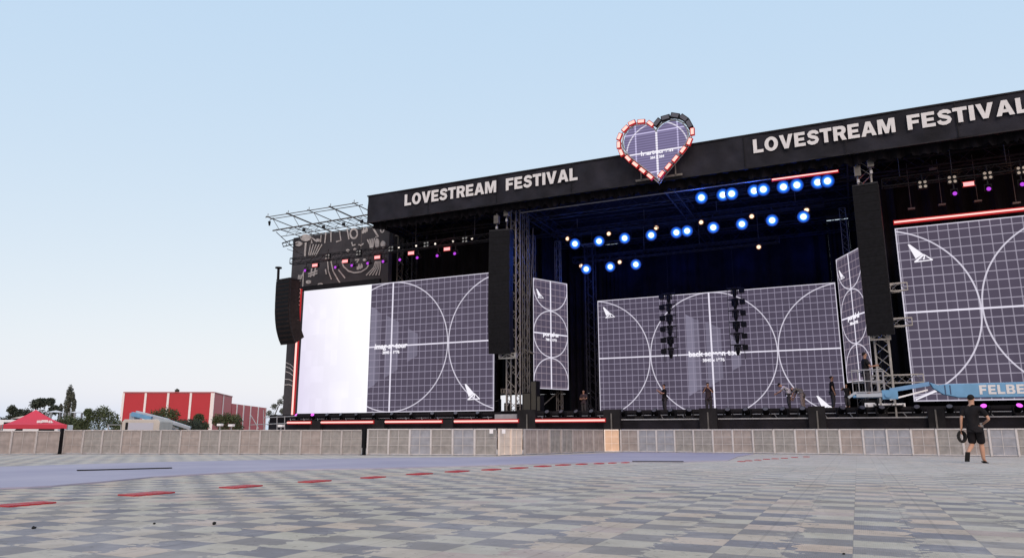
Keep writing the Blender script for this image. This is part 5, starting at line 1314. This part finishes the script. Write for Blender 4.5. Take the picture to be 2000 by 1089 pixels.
for f_ in (.12, .3, .5, .73, .99):
    p = B0 + (B1 - B0) * f_; d = (B1 - B0).normalized() * .5
    b = MB(); wall_box(b, p - d / 2 + ns * .1, p + d / 2 + ns * .1, 0, tz + .02, .09); b.build('white_strip', M['white_trim'], wl)

# trees and shrubs
def tree(label, px, D, top_px, half_px, kind='tree', leaf='leaf', n=1500, lobes=None, name='tree', base_px=846, sparse=1.0, size=.35):
    g0 = dist(px, D); H = zof(top_px, D, px); Rr = half_px * D / F_PX
    t = empty(name, g0, label, 'tree' if name in ('tree', 'poplar_tree', 'pine_tree') else 'shrub', None)
    rnd = random.Random(int(px * 13 + top_px)); b = MB()
    b.tube(g0, g0 + Vector((0, 0, H * .55)), .05 * H, 7, .03 * H)
    lb = lobes or [(rnd.uniform(-.6, .6), rnd.uniform(-.5, .5), rnd.uniform(.35, .82), rnd.uniform(.28, .48)) for _ in range(9)]
    for (u, v, w_, r_) in lb:
        p = g0 + Vector((u * Rr * .8, v * Rr * .8, H * (w_ - .1))); q0 = g0 + Vector((0, 0, H * min(.5, w_ * .6)))
        b.tube(q0, p, .025 * H, 5, .008 * H)
    b.build('trunk', M['bark'], t)
    c = MB(); side = RT; n = int(n * 2.2); size = size * .62
    for (u, v, w_, r_) in lb:
        cen = g0 + side * (u * Rr) + Vector((side.y, -side.x, 0)) * (-v * Rr) + Vector((0, 0, w_ * H))
        m_ = int(n / len(lb) * sparse)
        rr = r_ * Rr; rz_ = min(r_ * Rr * (1.0 if kind != 'poplar' else 1.0), H * .5) if kind != 'poplar' else r_ * H * .5
        for _ in range(m_):
            d = Vector((rnd.gauss(0, 1), rnd.gauss(0, 1), rnd.gauss(0, 1))).normalized() * (rnd.random() ** .4) * rnd.uniform(.75, 1.12)
            p = cen + Vector((d.x * rr, d.y * rr, d.z * rz_))
            if p.z > H * 1.02 or p.z < .1: continue
            a_ = Vector((rnd.uniform(-1, 1), rnd.uniform(-1, 1), rnd.uniform(-1, 1))).normalized(); e_ = a_.cross(Vector((rnd.uniform(-1, 1), rnd.uniform(-1, 1), rnd.uniform(-1, 1)))).normalized()
            s_ = size * rnd.uniform(.6, 1.3)
            c.quad(p - a_ * s_ * .5, p + e_ * s_ * .3, p + a_ * s_ * .5, p - e_ * s_ * .3)
    c.build('crown', M[leaf], t)
    return t
tree('dark spreading pine at the far left behind the tent', 18, 120, 790, 26, leaf='leaf_dark', name='pine_tree', n=1600, size=.5, lobes=[(-.6, 0, .45, .5), (0, .2, .6, .5), (.5, 0, .72, .42), (.1, -.2, .85, .35), (.8, .1, .5, .4)])
tree('tall dark pine directly behind the tent peak', 72, 120, 777, 32, leaf='leaf_dark', name='pine_tree', n=2200, size=.5, lobes=[(-.8, 0, .6, .38), (-.4, .2, .85, .36), (.05, 0, .9, .32), (.5, .1, .92, .3), (.85, 0, .72, .34), (.2, 0, .5, .55), (-.3, 0, .35, .5)])
tree('pointed poplar with a narrow crown right of the tent', 125, 125, 749, 17, kind='poplar', leaf='leaf_grey', name='poplar_tree', n=3200, size=.45, lobes=[(0.1, 0, .82, .36), (-.05, .1, .6, .42), (.1, 0, .38, .42), (.75, 0, .62, .24), (.8, 0, .42, .26), (-.75, 0, .52, .24), (-.7, 0, .34, .26), (.5, 0, .76, .2)])
tree('low olive shrub behind the poplar foot', 135, 95, 803, 34, leaf='leaf', name='shrub', n=2000, size=.35, lobes=[(-.7, 0, .45, .45), (-.2, 0, .6, .5), (.3, 0, .55, .45), (.8, 0, .45, .42), (.1, .2, .3, .6)])
tree('big bushy shrub left of the red warehouse', 192, 90, 792, 42, leaf='leaf', name='shrub', n=3000, size=.32, lobes=[(-.8, 0, .45, .38), (-.35, 0, .68, .38), (.1, 0, .8, .36), (.45, .1, .6, .42), (.85, 0, .38, .34), (0, 0, .35, .6), (-.6, 0, .8, .2)])
tree('round green shrub in front of the warehouse middle', 318, 100, 788, 34, leaf='leaf', name='shrub', n=2600, size=.34, lobes=[(-.55, 0, .62, .45), (0, 0, .72, .45), (.5, 0, .66, .42), (.85, 0, .4, .36), (-.85, 0, .4, .36), (0, 0, .35, .6)])
tree('small pointed shrub before the warehouse corner', 386, 100, 799, 22, leaf='leaf', name='shrub', n=1500, size=.32, lobes=[(0, 0, .7, .5), (-.4, 0, .45, .55), (.5, 0, .4, .5)])
tree('flat topped dark green shrub before the warehouse side wall', 441, 98, 799, 29, leaf='leaf', name='shrub', n=2200, size=.32, lobes=[(-.6, 0, .65, .45), (0, 0, .7, .42), (.6, 0, .64, .45), (-.1, 0, .35, .6), (.8, 0, .35, .4)])
tree('low dark hedge shrub between the two warehouse shrubs', 362, 97, 818, 40, leaf='leaf_dark', name='shrub', n=1600, size=.32)
tree('thin feathery tree beside the left stage wall', 532, 70, 770, 18, leaf='leaf_grey', name='tree', n=700, size=.22, lobes=[(-.5, 0, .6, .4), (0, 0, .75, .4), (.6, .1, .85, .4), (.2, 0, .5, .45), (.9, 0, .65, .35), (-.2, 0, .4, .4), (1.1, 0, .95, .3)])
tree('treetop peeking over the warehouse roof', 338, 145, 757, 5, leaf='leaf_grey', name='tree', n=260, size=.4, lobes=[(0, 0, .95, .9), (0, 0, .9, 1.0)])

# pale rooftops far behind the tent
for i, (px0, px1, py0, py1, D, lab) in enumerate(((24, 50, 811, 816, 100, 'pale peach flat roof of a low building left of the tent peak'), (91, 101, 800, 804, 110, 'small pale tent top just right of the tent peak'), (135, 147, 801, 805, 110, 'small pale tent top behind the shrubs right of the poplar'))):
    a_ = far(px0, py1, D); c_ = far(px1, py0, D); t = empty('distant_roof', (a_.x, a_.y, 0), lab, 'roof')
    d = Vector((c_.x - a_.x, c_.y - a_.y, 0)); L_n = d.length; d.normalize(); n_ = Vector((-d.y, d.x, 0)) * 3; e0 = Vector((a_.x, a_.y, a_.z)); e1 = Vector((c_.x, c_.y, a_.z))
    b = MB(); mid_ = (e0 + e1) / 2 + n_ / 2 + Vector((0, 0, c_.z - a_.z)); b.v = [tuple(e0), tuple(e1), tuple(e1 + n_), tuple(e0 + n_), tuple(mid_ if i else mid_ - d * L_n * .3), tuple(mid_ if i else mid_ + d * L_n * .3)]
    b.f = [(0, 1, 5, 4), (2, 3, 4, 5), (1, 2, 5), (3, 0, 4)]; b.build('roof_skin', M['peach_roof'] if i == 0 else M['white'], t)
    b = MB()
    for q in (e0, e1, e1 + n_, e0 + n_): b.box(q.x - .1, q.x + .1, q.y - .1, q.y + .1, 0, q.z)
    b.build('post', M['grey'], t)

# red canopy tent
DT = 52.0
tc_ = dist(64, DT); zr = zof(829, DT, 68); zv = zof(834, DT, 68); zp = zof(799, DT, 68); hwid = 52 * DT / F_PX
tt = empty('canopy_tent', tc_, 'red pop up canopy tent with a pale printed word behind the barrier', 'tent')
sdir = Vector((RT.x, RT.y, 0)); fdir = Vector((-sdir.y, sdir.x, 0))
rot = Matrix.Rotation(R(36), 3, 'Z'); sdir = rot @ sdir; fdir = rot @ fdir
cor = [tc_ + sdir * (s1 * hwid) + fdir * (s2 * hwid) for s1, s2 in ((-1, -1), (1, -1), (1, 1), (-1, 1))]
b = MB(); ap = Vector((tc_.x, tc_.y, zp)); NS = 6
for i in range(4):
    a_, c_ = cor[i], cor[(i + 1) % 4]
    for s_ in range(NS):
        t0, t1 = s_ / NS, (s_ + 1) / NS
        f0 = lambda t: (1 - t) ; zz = lambda t: zr + (zp - zr) * (t ** 1.35)
        p0 = a_.lerp(Vector((tc_.x, tc_.y, 0)), t0); p1 = c_.lerp(Vector((tc_.x, tc_.y, 0)), t0); p2 = c_.lerp(Vector((tc_.x, tc_.y, 0)), t1); p3 = a_.lerp(Vector((tc_.x, tc_.y, 0)), t1)
        b.quad((p0.x, p0.y, zz(t0)), (p1.x, p1.y, zz(t0)), (p2.x, p2.y, zz(t1)), (p3.x, p3.y, zz(t1)))
b.build('roof_cloth', M['red_tent'], tt, True)
b = MB()
for i in range(4):
    a_, c_ = cor[i], cor[(i + 1) % 4]; b.quad((a_.x, a_.y, zr), (a_.x, a_.y, zr - .28), (c_.x, c_.y, zr - .28), (c_.x, c_.y, zr))
b.build('valance', mat('red_valance', (.50, .03, .06), .7), tt)
for q in cor: MB().box(q.x - .03, q.x + .03, q.y - .03, q.y + .03, 0, zr).build('leg', M['alu'], tt)
# printed word on the roof slope (only smeared strokes can be made out)
b = MB(); pa, pc = cor[0], cor[1]
for i in range(9):
    u = .53 + i * .032; t_ = .16 + (.05 if 2 < i < 7 else .01 * (i % 2)); q = pa.lerp(pc, u); q = q.lerp(Vector((tc_.x, tc_.y, 0)), t_); z = zr + (zp - zr) * (t_ ** 1.35)
    q = q - fdir * .05; b.box(-.045, .045, -.01, .01, -.0, .17, Matrix.Translation((q.x, q.y, z + .03)) @ Matrix.Rotation(math.atan2(sdir.y, sdir.x), 4, 'Z'))
    if i % 2 == 0: b.box(-.045, .11, -.012, .008, .0, .05, Matrix.Translation((q.x, q.y, z + .05)) @ Matrix.Rotation(math.atan2(sdir.y, sdir.x), 4, 'Z'))
b.build('printed_word', M['white'], tt)
# vehicles behind the tent
def van(label, px0, px1, pyt, D, flip=False):
    g0 = dist(px0, D); g1 = dist(px1, D); L = (g1 - g0).length; d = (g1 - g0).normalized(); H = zof(pyt, D, (px0 + px1) / 2)
    t = empty('van', g0, label, 'van'); a = math.atan2(d.y, d.x); t.rotation_euler = (0, 0, a)
    pr_ = [(0, .35), (0, H * .55), (L * .04, H * .62), (L * .17, H * .94), (L * .24, H), (L, H), (L, .35)]
    MB().prism(pr_, 0, 2.0).build('body', M['van'], t, local=True, bevel=.04)
    MB().prism([(L * .07, H * .62), (L * .18, H * .90), (L * .27, H * .90), (L * .27, H * .62)], -.01, 2.01).build('window', M['window'], t, local=True)
    MB().prism([(L * .6, H * .62), (L * .6, H * .90), (L * .93, H * .90), (L * .93, H * .62)], -.01, 2.01).build('window', M['window'], t, local=True)
    for x in (L * .18, L * .82): MB().tube((x, -.02, .36), (x, .25, .36), .7, 16).build('wheel', M['rubber'], t, local=True); MB().tube((x, 1.75, .36), (x, 2.02, .36), .7, 16).build('wheel', M['rubber'], t, local=True)
    return t
van('white van with dark side window parked left behind the tent', -40, 34, 819, 60)
van('white van parked under the red tent', 18, 112, 829, 57)
# pale site cabin and folded blue boom lift before the warehouse
DC = 60
g0 = dist(236, DC); g1 = dist(310, DC); L = (g1 - g0).length; d = (g1 - g0).normalized(); Hc = zof(818, DC, 270)
cv = empty('site_cabin', g0, 'pale rounded cabin with a wide window behind the barrier', 'cabin'); cv.rotation_euler = (0, 0, math.atan2(d.y, d.x))
MB().prism([(0, 0), (0, Hc - .2), (.15, Hc), (L - .15, Hc), (L, Hc - .2), (L, 0)], 0, 2.4).build('body', M['beige'], cv, local=True, bevel=.05)
MB().box(.55, L - .5, -.012, 0, .75, Hc - .28).build('window', mat('hazy_pane', (.42, .44, .52), .25), cv, local=True)
MB().box(.30, .52, -.013, 0, .3, Hc - .25).build('door_gap', M['window'], cv, local=True)
DL = 64
bl_ = empty('boom_lift', dist(275, DL), 'parked blue grey boom lift folded down before the red warehouse', 'lift')
def Q(px, py, k=0.0): p = far(px, py, DL); return p + Vector((-RT.y, RT.x, 0)) * k
for k in (0.0,):
    b = MB(); b.bar(Q(266, 806), Q(330, 822), .42, .40).bar(Q(326, 821), Q(372, 836), .30, .30); b.build('boom', M['lift_grey'], bl_, bevel=.03)
    b = MB(); b.bar(Q(262, 808, -.3), Q(300, 817, -.3), .5, .34); b.build('boom_head', M['lift_blue'], bl_)
    b = MB(); b.bar(Q(300, 822, -.35), Q(345, 834, -.35), .12).bar(Q(308, 825, -.4), Q(352, 838, -.4), .08); b.build('hydraulic_ram', M['alu'], bl_)
    g_ = Q(300, 846); b = MB(); b.box(g_.x - 1.8, g_.x + 1.8, g_.y - 1, g_.y + 1, .4, 1.3); b.build('chassis', M['lift_grey'], bl_)
    gs = Q(264, 806); MB().box(gs.x - .3, gs.x + .3, gs.y - .3, gs.y + .3, .6, gs.z).build('mast', M['lift_grey'], bl_)
    for sx in (-1.3, 1.3):
        for sy in (-1.1, .9): MB().tube((g_.x + sx, g_.y + sy, .45), (g_.x + sx, g_.y + sy + .25, .45), .9, 14).build('wheel', M['rubber'], bl_)
# posts and rails near the left stage corner
ra = empty('handrail', at(500, 845, 34), 'grey scaffold handrail at the left corner of the stage', 'handrail')
b = MB()
for (x0, y0, x1, y1) in ((488, 829, 560, 826), (515, 815, 580, 812), (488, 848, 488, 812), (515, 848, 515, 800), (541, 848, 541, 812), (490, 810, 505, 836), (556, 848, 556, 812)):
    b.tube(at(x0, y0, 33.2), at(x1, y1, 33.2), .05, 6)
b.build('rail', M['grey'], ra)
rb_ = empty('handrail', at(205, 845, 24), 'short pale rail standing behind the barrier left of the cabin', 'handrail')
MB().tube(at(211, 852, 24), at(211, 829, 24), .05, 6).tube(at(211, 829, 24), at(236, 829, 24), .05, 6).tube(at(236, 852, 24), at(236, 829, 24), .04, 6).build('rail', M['alu'], rb_)
for i, (px, py) in enumerate(((430, 829), (452, 830), (549, 831))):
    p = at(px, py, 30); t = empty('flood_lamp', (p.x, 30, 0), '%s small pale lamp head peeking over the barrier' % ['first', 'second', 'third'][i], 'lamp', 'small lamps behind the barrier')
    MB().box(p.x - .15, p.x + .15, 29.9, 30.1, p.z - .06, p.z + .06).build('head', M['white'], t, bevel=.02)
    MB().tube((p.x, 30, 0), (p.x, 30, p.z - .06), .05, 6).build('pole', M['grey'], t)
